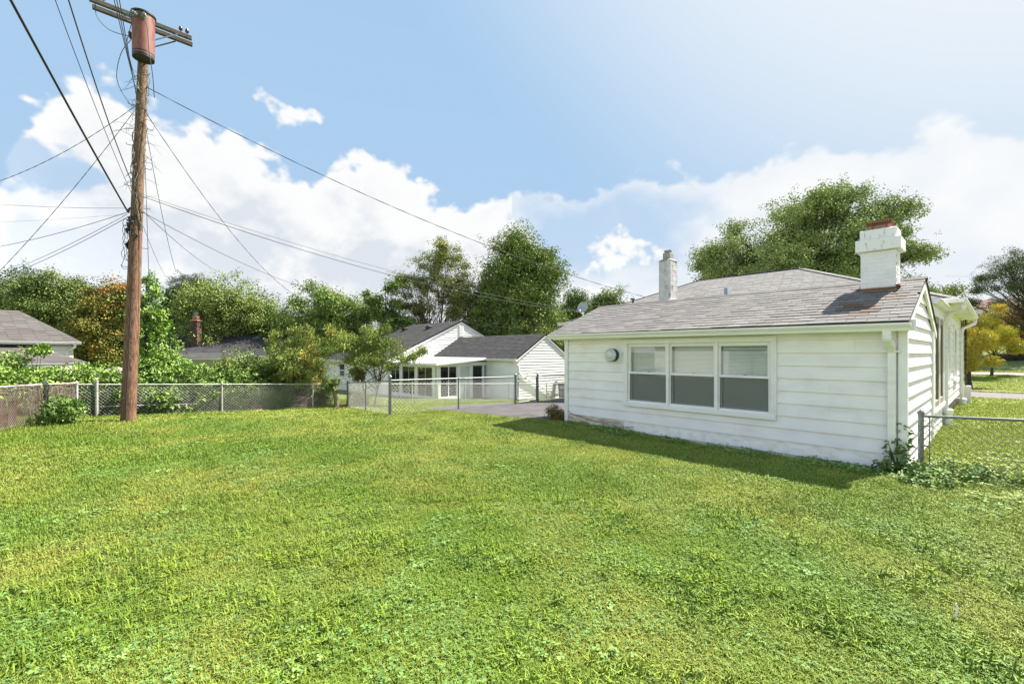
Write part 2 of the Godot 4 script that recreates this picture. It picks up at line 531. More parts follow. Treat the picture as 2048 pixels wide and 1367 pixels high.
# ------------------------------------------------------------------ leaves and grass
func leaf_clump(n: int, length: float, width: float, spread: float, droop := 0.0, sd := 1) -> ArrayMesh:
	var r := RandomNumberGenerator.new()
	r.seed = sd
	var mb := MB.new()
	mb.tinted = true
	for i in n:
		var p := Vector3(r.randfn(), r.randfn() * 0.75, r.randfn()).normalized() * spread * pow(r.randf(), 0.5)
		var d := (p.normalized() + Vector3(r.randf_range(-1, 1), r.randf_range(-0.8, 0.6) - droop, r.randf_range(-1, 1))).normalized()
		var side := d.cross(Vector3(r.randf_range(-0.5, 0.5), 1, r.randf_range(-0.5, 0.5))).normalized()
		var up := side.cross(d)
		var L := length * r.randf_range(0.7, 1.25)
		var w := width * r.randf_range(0.75, 1.2)
		var k := r.randf_range(0.75, 1.2)
		mb.col = Color(k, k, k * r.randf_range(0.8, 1.1))
		var m := p + d * L * 0.45
		var a := m + side * w + up * w * 0.35
		var b := m - side * w + up * w * 0.35
		var e := p + d * L - up * L * 0.12
		mb.tri(p, a, e)
		mb.tri(p, e, b)
	return mb.mesh()

func grass_tuft(n: int, h: float, spread: float, w: float, lean: float, sd: int) -> ArrayMesh:
	var r := RandomNumberGenerator.new()
	r.seed = sd
	var mb := MB.new()
	mb.tinted = true
	for i in n:
		var a := r.randf() * TAU
		var p := Vector3(cos(a), 0, sin(a)) * spread * sqrt(r.randf())
		var b := r.randf() * TAU
		var out := Vector3(cos(b), 0, sin(b))
		var side := Vector3(-out.z, 0, out.x) * w * r.randf_range(0.7, 1.2)
		var hh := h * r.randf_range(0.55, 1.2)
		var l := lean * r.randf_range(0.2, 1.3)
		var m := p + Vector3.UP * hh * 0.6 + out * hh * l * 0.35
		var e := p + Vector3.UP * hh * (1.0 - 0.35 * l) + out * hh * l
		var k := r.randf_range(0.7, 1.2)
		mb.col = Color(k * r.randf_range(0.92, 1.12), k, k * r.randf_range(0.7, 1.0))
		if r.randf() < 0.05:
			mb.col = Color(1.5, 1.1, 1.6) * k
		mb.quad(p - side, p + side, m + side * 0.8, m - side * 0.8)
		mb.tri(m - side * 0.8, m + side * 0.8, e)
	return mb.mesh()

func clover(n: int, spread: float, h: float, size: float, sd: int) -> ArrayMesh:
	var r := RandomNumberGenerator.new()
	r.seed = sd
	var mb := MB.new()
	mb.tinted = true
	for i in n:
		var a := r.randf() * TAU
		var p := Vector3(cos(a), 0, sin(a)) * spread * sqrt(r.randf()) + Vector3.UP * h * r.randf_range(0.5, 1.15)
		var tilt := Basis(Vector3(r.randf_range(-1, 1), 0, r.randf_range(-1, 1)).normalized(), r.randf_range(0, 0.6))
		var k := r.randf_range(0.75, 1.2)
		mb.col = Color(k, k, k)
		var a0 := r.randf() * TAU
		for j in 3:
			var b := a0 + TAU * j / 3.0
			var d := tilt * Vector3(cos(b), 0.12, sin(b))
			var s := tilt * Vector3(-sin(b), 0, cos(b))
			var L := size * r.randf_range(0.8, 1.2)
			mb.tri(p, p + d * L * 0.75 - s * L * 0.5, p + d * L)
			mb.tri(p, p + d * L, p + d * L * 0.75 + s * L * 0.5)
	return mb.mesh()

var leaf_meshes := {}

func pick(cols: Array, spread := 0.12) -> Color:
	var a: Color = cols[rng.randi() % cols.size()]
	var b: Color = cols[rng.randi() % cols.size()]
	var c := a.lerp(b, rng.randf())
	var k := rnd(1.0 - spread, 1.0 + spread)
	return Color(c.r * k * rnd(0.94, 1.06), c.g * k, c.b * k)

# a tree: trunk with limbs as one mesh, crown as many leaf clumps gathered in puffs round the limb ends
func tree(called: String, label: String, base: Vector3, crowns: Array, o: Dictionary, group := "", category := "tree") -> Node3D:
	rng.seed = o.get("seed", hash(label))
	var t := thing(called, label, category, base, 0.0, group)
	var tr: float = o.get("r", 0.25)
	var th: float = o.get("trunk_h", 2.0)
	var top: float = 0.0
	var grown: float = o.get("k", 1.0)
	crowns = crowns.duplicate(true)
	for c in crowns:
		for j in 6:
			c[j] *= grown
	for c in crowns:
		top = maxf(top, c[1] + c[4] * 0.6)
	var mb := MB.new()
	var stems: int = o.get("stems", 1)
	var lines := []
	for s in stems:
		var ang_ := TAU * s / stems + rnd(-0.4, 0.4)
		var off := Vector3(cos(ang_), 0, sin(ang_)) * (0.0 if stems == 1 else tr * 1.5)
		var lean: Vector3 = Vector3(rnd(-0.06, 0.06), 0, rnd(-0.06, 0.06)) + off * o.get("splay", 0.25) / maxf(tr * 1.5, 0.01) * (0.0 if stems == 1 else 1.0)
		var pts := []
		var rad := []
		for i in 8:
			var k := i / 7.0
			pts.append(off + Vector3(lean.x * top * k, top * k * (0.78 if stems > 3 else 0.95) - 0.15, lean.z * top * k) + Vector3(rnd(-1, 1), 0, rnd(-1, 1)) * tr * 0.5 * k)
			rad.append(maxf(tr * (0.8 if stems > 1 else 1.0) * (1.0 - 0.85 * k) * (1.25 if i == 0 else 1.0), 0.012))
		mb.tube(pts, rad, 8)
		lines.append([pts, rad])
	var xf := []
	var cols := []
	var size: float = o.get("size", 0.5)
	var palette: Array = o.cols
	var total := 0.0
	for c in crowns:
		total += c[3] * c[4] * c[5]
	for c in crowns:
		var ctr := Vector3(c[0], c[1], c[2])
		var rad3 := Vector3(c[3], c[4], c[5])
		var share: float = c[3] * c[4] * c[5] / total
		var puffs := maxi(3, int(o.get("puffs", 30) * share))
		var per := int(o.n * share / puffs)
		for k in puffs:
			var q := Vector3(rng.randfn(), rng.randfn(), rng.randfn()).normalized() * pow(rng.randf(), 0.38)
			if q.y < -0.6: q.y *= 0.7
			var pc := ctr + q * rad3 * 0.95
			var pr: float = (rad3.x + rad3.y + rad3.z) / 3.0 * rnd(0.24, 0.42) * o.get("puff_size", 1.0)
			var tint := pick(palette, 0.15)
			if o.has("accent") and rng.randf() < o.get("accent_share", 0.2):
				tint = pick(o.accent, 0.15)
			# limb
			var line = lines[rng.randi() % lines.size()]
			var hh := clampf((pc.y - pr) / maxf(top, 0.1) * rnd(0.45, 0.85), th / maxf(top, 0.1) * 0.7, 0.92)
			var fi := hh * 7.0
			var i0 := int(fi)
			var st: Vector3 = line[0][i0].lerp(line[0][mini(i0 + 1, 7)], fi - i0)
			var r0: float = minf(lerpf(line[1][i0], line[1][mini(i0 + 1, 7)], fi - i0) * 0.55, tr * 0.4)
			var mid := st.lerp(pc, 0.5) + Vector3(rnd(-1, 1), rnd(-0.9, 0.3), rnd(-1, 1)) * pr * 0.35
			if pc.distance_to(st) > 0.15:
				mb.tube([st, st.lerp(mid, 0.55), mid, mid.lerp(pc, 0.6), pc], [r0, r0 * 0.75, r0 * 0.55, r0 * 0.3, 0.008], 5, false)
				for tw in o.get("twigs", 2):
					var e := pc + Vector3(rng.randfn(), rng.randfn(), rng.randfn()).normalized() * pr * 0.85
					mb.tube([mid.lerp(pc, rnd(0.1, 0.8)), pc.lerp(e, 0.5) + Vector3(0, rnd(-0.1, 0.1), 0) * pr, e], [r0 * 0.35, r0 * 0.2, 0.006], 4, false)
			for j in per:
				var w := Vector3(rng.randfn(), rng.randfn() * o.get("flat", 0.72), rng.randfn())
				if rng.randf() < o.get("spread", 0.3):
					var wide := Vector3(rng.randfn(), rng.randfn(), rng.randfn()).normalized() * pow(rng.randf(), 0.4) * rnd(0.85, 1.08)
					w = ctr + wide * rad3 - pc
				else:
					w = w * pr * 0.55
					w.y *= o.get("flat", 0.9)
				var b := Basis.from_euler(Vector3(rnd(-0.6, 0.6), rnd(0, TAU), rnd(-0.6, 0.6))).scaled(Vector3.ONE * size * rnd(0.7, 1.25))
				xf.append(Transform3D(b, pc + w))
				var kk := rnd(0.85, 1.15)
				var tc := tint.lerp(pick(palette, 0.1), rnd(0.0, 1.0) if o.has("accent") else 0.35)
				cols.append(Color(tc.r * kk * 1.06, tc.g * kk, tc.b * kk) * 2.15)
	obj(t, "trunk", mb, M[o.get("bark", "bark")])
	scatter(t, "crown", leaf_meshes[o.get("leaf", "broad")], xf, cols, M.leaf)
	return t

# a shrub or a mass of vines: foliage over a box or ellipsoid volume, with stems
func bush(called: String, label: String, category: String, base: Vector3, lobes: Array, o: Dictionary, group := "") -> Node3D:
	rng.seed = o.get("seed", hash(label))
	var t := thing(called, label, category, base, 0.0, group)
	var mb := MB.new()
	var xf := []
	var cols := []
	var total := 0.0
	for c in lobes:
		total += c[3] * c[4] * c[5]
	for c in lobes:
		var ctr := Vector3(c[0], c[1], c[2])
		var rad3 := Vector3(c[3], c[4], c[5])
		var per := int(o.n * c[3] * c[4] * c[5] / total)
		for s in o.get("stems", 3):
			var e := ctr + Vector3(rnd(-0.8, 0.8), rnd(0.0, 0.8), rnd(-0.8, 0.8)) * rad3
			var f := Vector3(ctr.x + rnd(-0.3, 0.3) * rad3.x, -0.05 + minf(0.0, ctr.y - rad3.y), ctr.z + rnd(-0.3, 0.3) * rad3.z)
			mb.tube([f, f.lerp(e, 0.5) + Vector3(rnd(-0.05, 0.05), 0, rnd(-0.05, 0.05)), e], [0.014, 0.01, 0.004], 4, false)
		var bumps := []
		for k in 7:
			bumps.append([Vector3(rng.randfn(), rng.randfn(), rng.randfn()).normalized(), rnd(0.8, 1.2)])
		for j in per:
			var q := Vector3(rng.randfn(), rng.randfn(), rng.randfn()).normalized()
			var k := 1.0
			for bb in bumps:
				var dd: float = maxf(0.0, q.dot(bb[0]))
				k += (bb[1] - 1.0) * dd * dd * 1.6
			q *= pow(rng.randf(), 0.33) * k * (1.0 + absf(rng.randfn()) * 0.07)
			var size: float = o.get("size", 0.25) * rnd(0.7, 1.3)
			var b := Basis.from_euler(Vector3(rnd(-0.7, 0.7), rnd(0, TAU), rnd(-0.7, 0.7))).scaled(Vector3.ONE * size)
			var pos := ctr + q * rad3
			if pos.y < 0.0 and ctr.y - rad3.y >= -0.3:
				pos.y = rnd(0.0, 0.1)
			xf.append(Transform3D(b, pos))
			var col := pick(o.cols, 0.18)
			if o.has("accent") and rng.randf() < o.get("accent_share", 0.15):
				col = pick(o.accent)
			cols.append(col * 1.6)
	if mb.v.size():
		obj(t, "stems", mb, M[o.get("bark", "bark")])
	scatter(t, "foliage", leaf_meshes[o.get("leaf", "broad")], xf, cols, M.leaf)
	return t

# ------------------------------------------------------------------ roofs and walls
# a, b = eave left and right, d, e = top right and top left, seen from outside; all shingles joined into one part
func shingles(parent: Node, called: String, a: Vector3, b: Vector3, d: Vector3, e: Vector3, expo: float, tab: float, cols: Array, sd: int) -> MeshInstance3D:
	rng.seed = sd
	var mb := MB.new()
	mb.tinted = true
	var out := (b - a).cross(e - a)
	if out.length() < 0.001:
		out = (b - a).cross(d - a)
	out = out.normalized()
	var slope := ((d + e) * 0.5 - (a + b) * 0.5)
	var along := (b - a).normalized()
	var up := (slope - along * slope.dot(along))
	var rows := maxi(1, int(round(up.length() / expo)))
	for i in rows:
		var v0 := float(i) / rows
		var v1 := minf(1.0, float(i + 1) / rows + 0.02)
		var l0 := a.lerp(e, v0)
		var r0 := b.lerp(d, v0)
		var l1 := a.lerp(e, v1)
		var r1 := b.lerp(d, v1)
		var w := l0.distance_to(r0)
		if w < 0.02:
			continue
		var x := -tab * (0.5 if i % 2 else 0.0) - tab * rnd(0.0, 0.2)
		while x < w:
			var x0 := maxf(x, 0.0)
			var x1 := minf(x + tab - 0.008, w)
			if x1 - x0 > 0.02:
				var c := pick(cols, 0.12)
				mb.col = c
				var th := 0.011 + rnd(0, 0.006)
				mb.lap(l0.lerp(r0, x0 / w), l0.lerp(r0, x1 / w), l1.lerp(r1, x0 / w), l1.lerp(r1, x1 / w), out, th, 0.003)
			x += tab
	var o := obj(parent, called, mb, M.shingles)
	stuff(o)
	return o

# lapped siding on a wall: bottom y0 to y1 along x from 0 to len; top(x) limits by two gable lines
func siding(mb: MB, o: Vector3, along: Vector3, out: Vector3, length: float, y0: float, y1: float, expo: float, gable: Array = [], holes: Array = [], thick := 0.034) -> void:
	var y := y0
	while y < y1 - 0.01:
		var yt := minf(y + expo, y1)
		var a0 := 0.0
		var a1 := length
		var b0 := 0.0
		var b1 := length
		if gable.size():                                        # [eave y, peak x, peak y]
			var f := clampf((y - gable[0]) / (gable[2] - gable[0]), 0.0, 1.0)
			var g := clampf((yt - gable[0]) / (gable[2] - gable[0]), 0.0, 1.0)
			a0 = gable[1] * f
			a1 = lerpf(length, gable[1], f)
			b0 = gable[1] * g
			b1 = lerpf(length, gable[1], g)
		var spans := [[a0, a1, b0, b1]]
		for h in holes:                                         # [x0, x1, y0, y1]
			if y < h[3] - 0.005 and yt > h[2] + 0.005:
				var nxt := []
				for s in spans:
					if h[0] > s[0] and h[0] < s[1]:
						nxt.append([s[0], h[0], s[2], h[0]])
						if h[1] < s[1]:
							nxt.append([h[1], s[1], h[1], s[3]])
					elif h[1] > s[0] and h[1] < s[1]:
						nxt.append([h[1], s[1], h[1], s[3]])
					elif h[0] <= s[0] and h[1] >= s[1]:
						pass
					else:
						nxt.append(s)
				spans = nxt
		for s in spans:
			mb.lap(o + along * s[0] + Vector3.UP * y, o + along * s[1] + Vector3.UP * y, o + along * s[2] + Vector3.UP * yt, o + along * s[3] + Vector3.UP * yt, out, thick, 0.005)
		y += expo

func gutter_profile() -> PackedVector2Array:                      # x outwards, y up; 0.12 wide, 0.12 high
	return PackedVector2Array([Vector2(0, 0), Vector2(0.075, 0), Vector2(0.082, 0.035), Vector2(0.105, 0.065), Vector2(0.122, 0.085), Vector2(0.122, 0.115), Vector2(0.108, 0.115), Vector2(0.108, 0.1), Vector2(0.07, 0.03), Vector2(0.012, 0.02), Vector2(0.012, 0.115), Vector2(0, 0.115)])

# a gutter from p to q (its back bottom edge), out = outward direction
func gutter(parent: Node, called: String, p: Vector3, q: Vector3, out: Vector3, m: Material) -> MeshInstance3D:
	var mb := MB.new()
	var z := (q - p).normalized()
	var xf := Transform3D(Basis(out, Vector3.UP, z), p)
	var poly := gutter_profile()
	if out.cross(Vector3.UP).dot(z) < 0:
		xf = Transform3D(Basis(out, Vector3.UP, -z), q)
	mb.prism(poly, 0.0, p.distance_to(q), xf)
	# end caps
	var cap := PackedVector2Array([Vector2(0.002, 0.003), Vector2(0.074, 0.003), Vector2(0.08, 0.036), Vector2(0.103, 0.066), Vector2(0.119, 0.086), Vector2(0.119, 0.113), Vector2(0.002, 0.113)])
	mb.prism(cap, -0.004, -0.001, xf)
	mb.prism(cap, p.distance_to(q) + 0.001, p.distance_to(q) + 0.004, xf)
	return obj(parent, called, mb, m)

# a hung sash in the plane z = 0 of xf: frame of four bars and a pane
func sash(parent: Node, called: String, xf: Transform3D, x0: float, x1: float, y0: float, y1: float, bar: float, thick: float, frame: Material, pane: Material) -> MeshInstance3D:
	var mb := MB.new()
	var zc := thick * 0.5
	mb.box(Vector3((x0 + x1) / 2, y0 + bar / 2, zc), Vector3(x1 - x0, bar, thick), 0.004, xf)
	mb.box(Vector3((x0 + x1) / 2, y1 - bar / 2, zc), Vector3(x1 - x0, bar, thick), 0.004, xf)
	mb.box(Vector3(x0 + bar / 2, (y0 + y1) / 2, zc - 0.002), Vector3(bar, y1 - y0 - bar * 1.9, thick - 0.004), 0.003, xf)
	mb.box(Vector3(x1 - bar / 2, (y0 + y1) / 2, zc - 0.002), Vector3(bar, y1 - y0 - bar * 1.9, thick - 0.004), 0.003, xf)
	var o := obj(parent, called, mb, frame)
	var g := MB.new()
	g.box(Vector3((x0 + x1) / 2, (y0 + y1) / 2, thick * 0.4), Vector3(x1 - x0 - bar * 1.8, y1 - y0 - bar * 1.8, 0.004), 0.0, xf)
	obj(o, "pane", g, pane)
	return o

func _ready() -> void:
	# ---------------- camera, sky, sun, exposure
	var cam := Camera3D.new()
	cam.name = "camera"
	cam.projection = Camera3D.PROJECTION_FRUSTUM
	cam.near = 0.05
	cam.far = 1500.0
	cam.size = 2.0 * 0.05 * 683.5 / FPX
	cam.frustum_offset = Vector2(0, 21.5 / FPX * 0.05)
	cam.position = Vector3(0, EYE, 0)
	add_child(cam)
	make_materials()
	var env := Environment.new()
	env.background_mode = Environment.BG_SKY
	var sm := PanoramaSkyMaterial.new()
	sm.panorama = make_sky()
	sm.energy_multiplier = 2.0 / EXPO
	env.sky = Sky.new()
	env.sky.sky_material = sm
	env.tonemap_mode = Environment.TONE_MAPPER_LINEAR
	env.tonemap_exposure = EXPO
	env.sdfgi_enabled = true
	env.ssao_enabled = true
	env.ssil_enabled = true
	var we := WorldEnvironment.new()
	we.name = "surroundings"
	we.environment = env
	add_child(we)
	var sun := DirectionalLight3D.new()
	sun.name = "sun"
	sun.light_energy = 1.6
	sun.light_color = Color(1.0, 0.967, 0.915)
	sun.light_angular_distance = 0.5
	sun.shadow_enabled = true
	sun.basis = Basis.looking_at(SUN_DIR.normalized())
	add_child(sun)

	leaf_meshes.broad = leaf_clump(14, 0.34, 0.11, 0.55, 0.15, 1)
	leaf_meshes.ivy = leaf_clump(8, 0.42, 0.20, 0.5, 0.3, 2)
	leaf_meshes.peach = leaf_clump(14, 0.46, 0.055, 0.5, 0.75, 3)
	leaf_meshes.needle = leaf_clump(22, 0.5, 0.03, 0.45, 0.0, 4)
	leaf_meshes.feather = leaf_clump(18, 0.5, 0.045, 0.5, 0.35, 5)
	leaf_meshes.small = leaf_clump(16, 0.24, 0.08, 0.55, 0.1, 6)

	build_ground()
	build_house()
	build_neighbour()
	build_far_houses()
	build_fences()
	build_pole()
	build_wires()
	build_trees()
	build_bushes()
	build_street()
	build_grass()
	build_small()

# ------------------------------------------------------------------ ground
func grid_lines(lo: float, a: float, b: float, hi: float, step: float) -> Array:
	var r := []
	var x := lo
	while x < a:
		r.append(x)
		x += maxf(step * 4.0, (a - x) * 0.35)
	x = a
	while x < b:
		r.append(x)
		x += step
	var d := step * 4.0
	x = b
	while x < hi:
		r.append(x)
		d = minf(d * 1.35, 120.0)
		x += d
	r.append(hi)
	return r

func build_ground() -> void:
	var xs := grid_lines(-500.0, -40.0, 45.0, 500.0, 1.25)
	var zs := grid_lines(-600.0, -70.0, 10.0, 120.0, 1.25)
	var mb := MB.new()
	for i in xs.size() - 1:
		for j in zs.size() - 1:
			var p := []
			for k in [[0, 1], [1, 1], [1, 0], [0, 0]]:
				var x: float = xs[i + k[0]]
				var z: float = zs[j + k[1]]
				p.append(Vector3(x, ground(x, z) - 0.012, z))
			mb.quad(p[0], p[1], p[2], p[3])
	tag(obj(self, "ground", mb, M.earth), "lawn ground sloping gently down to the neighbours behind the back fence", "ground", "", "structure")
	# the paved pad and drive left of the house
	var rows := []
	for r in [[-0.62, 8.3, 10.6], [-0.5, 7.7, 12.0], [-0.3, 7.3, 12.8], [0.0, 6.75, 13.3], [0.6, 6.66, 13.9], [1.4, 6.66, 14.6], [2.5, 6.66, 15.3], [4.0, 6.7, 15.6], [5.7, 6.7, 15.8], [6.4, 12.9, 15.9], [9.0, 12.9, 16.0], [13.0, 12.9, 16.0], [18.0, 12.8, 16.0], [24.4, 12.8, 16.0]]:
		rows.append(r)
	var dm := MB.new()
	for i in rows.size() - 1:
		var a = rows[i]
		var b = rows[i + 1]
		for k in 12:
			var q := []
			for w in [[a, k], [a, k + 1], [b, k + 1], [b, k]]:
				var u := lerpf(w[0][1], w[0][2], w[1] / 12.0)
				var p := ut(u, w[0][0])
				q.append(Vector3(p.x, ground(p.x, p.z) + 0.02, p.z))
			dm.quad(q[1], q[0], q[3], q[2])
	tag(obj(self, "driveway", dm, M.asphalt), "dark asphalt parking pad and drive running past the left end of the house", "driveway", "", "structure")

func on_drive(u: float, t: float) -> bool:
	if t < -0.62 or t > 24.4:
		return false
	var lo := 6.66
	if t > 6.0: lo = 12.9
	elif t < 0.0: lo = lerpf(6.75, 8.3, clampf(-t / 0.62, 0, 1))
	var hi := 16.0
	if t < 4.0: hi = lerpf(13.3, 15.6, clampf(t / 4.0, 0, 1))
	if t < 0.0: hi = lerpf(13.3, 10.6, pow(clampf(-t / 0.62, 0, 1), 2.0))
	return u > lo + 0.05 and u < hi - 0.05

# ------------------------------------------------------------------ the house
func build_house() -> void:
	rng.seed = 77
	var h := thing("house", "white lap-sided house with grey shingle roofs, a triple rear window and two chimneys", "house", ut(0, 0), TURN)
	var X := Vector3.RIGHT
	var Y := Vector3.UP
	var Z := Vector3.BACK
	# --- rear wall of the addition
	var mb := MB.new()
	mb.box(Vector3(-5.71, 1.0, -0.08), Vector3(1.84, 2.3, 0.12))
	mb.box(Vector3(-0.93, 1.0, -0.08), Vector3(1.80, 2.3, 0.12))
	mb.box(Vector3(-3.31, 0.26, -0.08), Vector3(2.96, 0.82, 0.12))
	mb.box(Vector3(-3.31, 2.06, -0.08), Vector3(2.96, 0.18, 0.12))
	var rear := obj(h, "rear_wall", mb, M.siding)
	for k in range(-1, 9):
		var y0 := 1.77 - 0.22 * k
		var y1 := minf(y0 + 0.22, 2.15)
		var spans := [[-6.53, -0.12]]
		if y0 < 1.95 and y1 > 0.68:
			spans = [[-6.53, -4.86], [-1.77, -0.12]]
		for s in spans:
			var cuts := [s[0], s[1]]
			if s[1] - s[0] > 3.0:
				var c1 := rnd(-5.0, -4.0)
				cuts = [s[0], c1, c1 + rnd(2.0, 2.6), s[1]]
			elif rng.randf() < 0.6:
				cuts = [s[0], lerpf(s[0], s[1], rnd(0.3, 0.7)), s[1]]
			for i in cuts.size() - 1:
				var b := MB.new()
				var wob := rnd(-0.001, 0.001)
				b.lap(Vector3(cuts[i] + 0.0012, y0 - 0.003 + wob, -0.02), Vector3(cuts[i + 1] - 0.0008, y0 - 0.003 + wob, -0.02), Vector3(cuts[i] + 0.0012, y1 - 0.012, -0.02), Vector3(cuts[i + 1] - 0.0008, y1 - 0.012, -0.02), Z, 0.027 + rnd(0, 0.002), 0.004)
				obj(rear, "board", b, M.siding_dirty if (k == 8 and i == 0) else (M.siding_splash if k == 8 else M.siding))
	# corner boards
	for x in [-6.59, -0.045]:
		var cb := MB.new()
		cb.box(Vector3(x, 1.07, -0.015), Vector3(0.11, 2.16, 0.09), 0.006)
		obj(h, "corner_board", cb, M.trim)
	var lw := MB.new()
	lw.box(Vector3(-6.6, 1.05, -1.9), Vector3(0.12, 2.3, 3.4))
	obj(h, "left_wall", lw, M.siding)
	var fd := MB.new()
	fd.box(Vector3(-3.32, -0.11, -0.09), Vector3(6.5, 0.2, 0.1))
	fd.box(Vector3(-0.07, -0.09, -1.9), Vector3(0.1, 0.2, 3.5))
	obj(h, "foundation", fd, M.concrete)
	# frieze under the gutter
	var fr := MB.new()
	fr.box(Vector3(-3.38, 2.17, 0.2), Vector3(7.0, 0.16, 0.025), 0.003)
	fr.box(Vector3(-3.33, 2.135, 0.095), Vector3(6.86, 0.02, 0.185))
	obj(h, "fascia", fr, M.trim)
	gutter(h, "gutter", Vector3(-6.95, 2.115, 0.215), Vector3(0.07, 2.09, 0.215), Z, M.gutter)
	# --- triple window
	var wm := MB.new()
	wm.box(Vector3(-3.315, 2.02, 0.018), Vector3(3.13, 0.1, 0.06), 0.006)
	wm.box(Vector3(-3.315, 0.615, 0.022), Vector3(3.13, 0.09, 0.075), 0.01)
	for x in [-4.832, -1.79]:
		wm.box(Vector3(x, 1.315, 0.016), Vector3(0.095, 1.31, 0.055), 0.006)
	for x in [-3.81, -2.80]:
		wm.box(Vector3(x, 1.315, 0.008), Vector3(0.062, 1.31, 0.06), 0.006)
	wm.box(Vector3(-3.315, 1.955, -0.075), Vector3(2.95, 0.03, 0.14))
	wm.box(Vector3(-3.315, 0.675, -0.075), Vector3(2.95, 0.03, 0.14))
	for x in [-4.776, -1.85, -3.81, -2.80]:
		wm.box(Vector3(x, 1.315, -0.08), Vector3(0.025, 1.24, 0.15))
	var win := obj(h, "window", wm, M.trim)
	var wi := 0
	for s in [[-4.765, -3.842], [-3.778, -2.832], [-2.768, -1.862]]:
		var up := sash(win, "upper_sash", Transform3D(Basis(), Vector3(0, 0, -0.035)), s[0], s[1], 1.305, 1.94, 0.04, 0.03, M.trim, M.glass)
		sash(win, "lower_sash", Transform3D(Basis(), Vector3(0, 0, -0.075)), s[0], s[1], 0.69, 1.345, 0.04, 0.03, M.trim, M.glass)
		var lk := MB.new()
		lk.box(Vector3((s[0] + s[1]) / 2 + 0.03, 1.352, -0.03), Vector3(0.06, 0.012, 0.02), 0.003)
		obj(win, "sash_lock", lk, M.vent_dark)
		var sn := MB.new()
		sn.box(Vector3((s[0] + s[1]) / 2, 1.0, -0.012), Vector3(s[1] - s[0] - 0.03, 0.62, 0.002))
		obj(win, "insect_screen", sn, M.screen)
		var sf := MB.new()
		sf.box(Vector3((s[0] + s[1]) / 2, 0.695, -0.01), Vector3(s[1] - s[0], 0.02, 0.02), 0.003)
		for x in [s[0] + 0.012, s[1] - 0.012]:
			sf.box(Vector3(x, 1.0, -0.01), Vector3(0.022, 0.60, 0.018), 0.003)
		sf.box(Vector3((s[0] + s[1]) / 2, 1.315, -0.004), Vector3(s[1] - s[0], 0.03, 0.022), 0.004)
		obj(win, "screen_frame", sf, M.trim)
		var bl := MB.new()
		var y := 0.70
		while y < 1.95:
			var a := 0.95 + rnd(-0.06, 0.06)
			if wi == 2 and y > 1.8: a = rnd(0.3, 1.4)
			var xf := Transform3D(Basis(X, a), Vector3((s[0] + s[1]) / 2 + 0.01, y, -0.125))
			bl.box(Vector3.ZERO, Vector3(s[1] - s[0] - 0.07, 0.0015, 0.027), 0.0, xf)
			y += 0.026
		stuff(obj(win, "blind", bl, M.slat))
		wi += 1
	var room := MB.new()
	room.box(Vector3(-3.31, 1.3, -0.6), Vector3(3.1, 1.6, 0.02))
	obj(h, "dark_room_panel", room, M.dark_room)  # near-black panel: the unlit room behind the blinds, put into its colour
	# --- round wall vent
	var vm := MB.new()
	var vx := Transform3D(Basis(X, PI / 2), Vector3(-5.16, 1.715, 0.0))
	vm.lathe([Vector2(0.15, 0.0), Vector2(0.15, 0.05), Vector2(0.118, 0.055), Vector2(0.118, 0.075), Vector2(0.145, 0.08), Vector2(0.145, 0.105), Vector2(0.118, 0.11), Vector2(0.118, 0.13)], 28, vx)
	var vent := obj(h, "wall_vent", vm, M.vent_dark)
	var vc := MB.new()
	vc.lathe([Vector2(0.145, 0.13), Vector2(0.152, 0.135), Vector2(0.15, 0.16), Vector2(0.125, 0.175), Vector2(0.10, 0.172), Vector2(0.085, 0.185), Vector2(0.0, 0.19)], 28, vx)
	obj(vent, "vent_cover", vc, M.vent_metal)
	var vp := MB.new()
	vp.box(Vector3(-5.11, 1.72, 0.006), Vector3(0.34, 0.34, 0.012), 0.002)
	obj(vent, "back_plate", vp, M.trim)
	# --- rear downspout
	downspout(h, [Vector3(-0.2, 2.11, 0.25), Vector3(-0.2, 1.97, 0.25), Vector3(-0.17, 1.86, 0.12), Vector3(-0.17, 1.78, 0.055), Vector3(-0.17, 0.12, 0.055), Vector3(-0.17, 0.02, 0.12)], 0.105, 0.08)
	var st := MB.new()
	st.box(Vector3(-0.17, 1.79, 0.03), Vector3(0.2, 0.03, 0.14), 0.004)
	obj(h, "pipe_strap", st, M.gutter)
	# --- right gable wall of the addition
	var gx := Basis(-Z, Y, X)
	var gm := MB.new()
	gm.prism(PackedVector2Array([Vector2(0.03, -0.1), Vector2(3.62, -0.1), Vector2(3.62, 2.18), Vector2(1.9, 2.97), Vector2(0.03, 2.18)]), -0.14, -0.02, Transform3D(gx, Vector3.ZERO))
	var gable := obj(h, "gable_wall", gm, M.siding)
	for k in range(-6, 9):
		var y0 := 1.77 - 0.22 * k
		if y0 > 2.9: continue
		var b := MB.new()
		var wob := rnd(-0.006, 0.006)
		siding(b, Vector3(-0.02, 0, -0.06), -Z, X, 3.5, y0 - 0.003 + wob, minf(y0 + 0.208, 2.98), 0.25, [2.17, 1.84, 3.0])
		obj(gable, "board", b, M.siding)
	var ct := MB.new()
	ct.box(Vector3(0.0, 1.1, -3.58), Vector3(0.07, 2.2, 0.12), 0.005)
	obj(h, "corner_board", ct, M.trim)
	var lg := MB.new()
	lg.prism(PackedVector2Array([Vector2(0.2, 2.1), Vector2(3.62, 2.1), Vector2(3.62, 2.18), Vector2(1.9, 2.97), Vector2(0.2, 2.18)]), -6.64, -6.54, Transform3D(gx, Vector3.ZERO))
	obj(h, "left_gable", lg, M.siding)
	# --- roof of the addition
	var deck := MB.new()
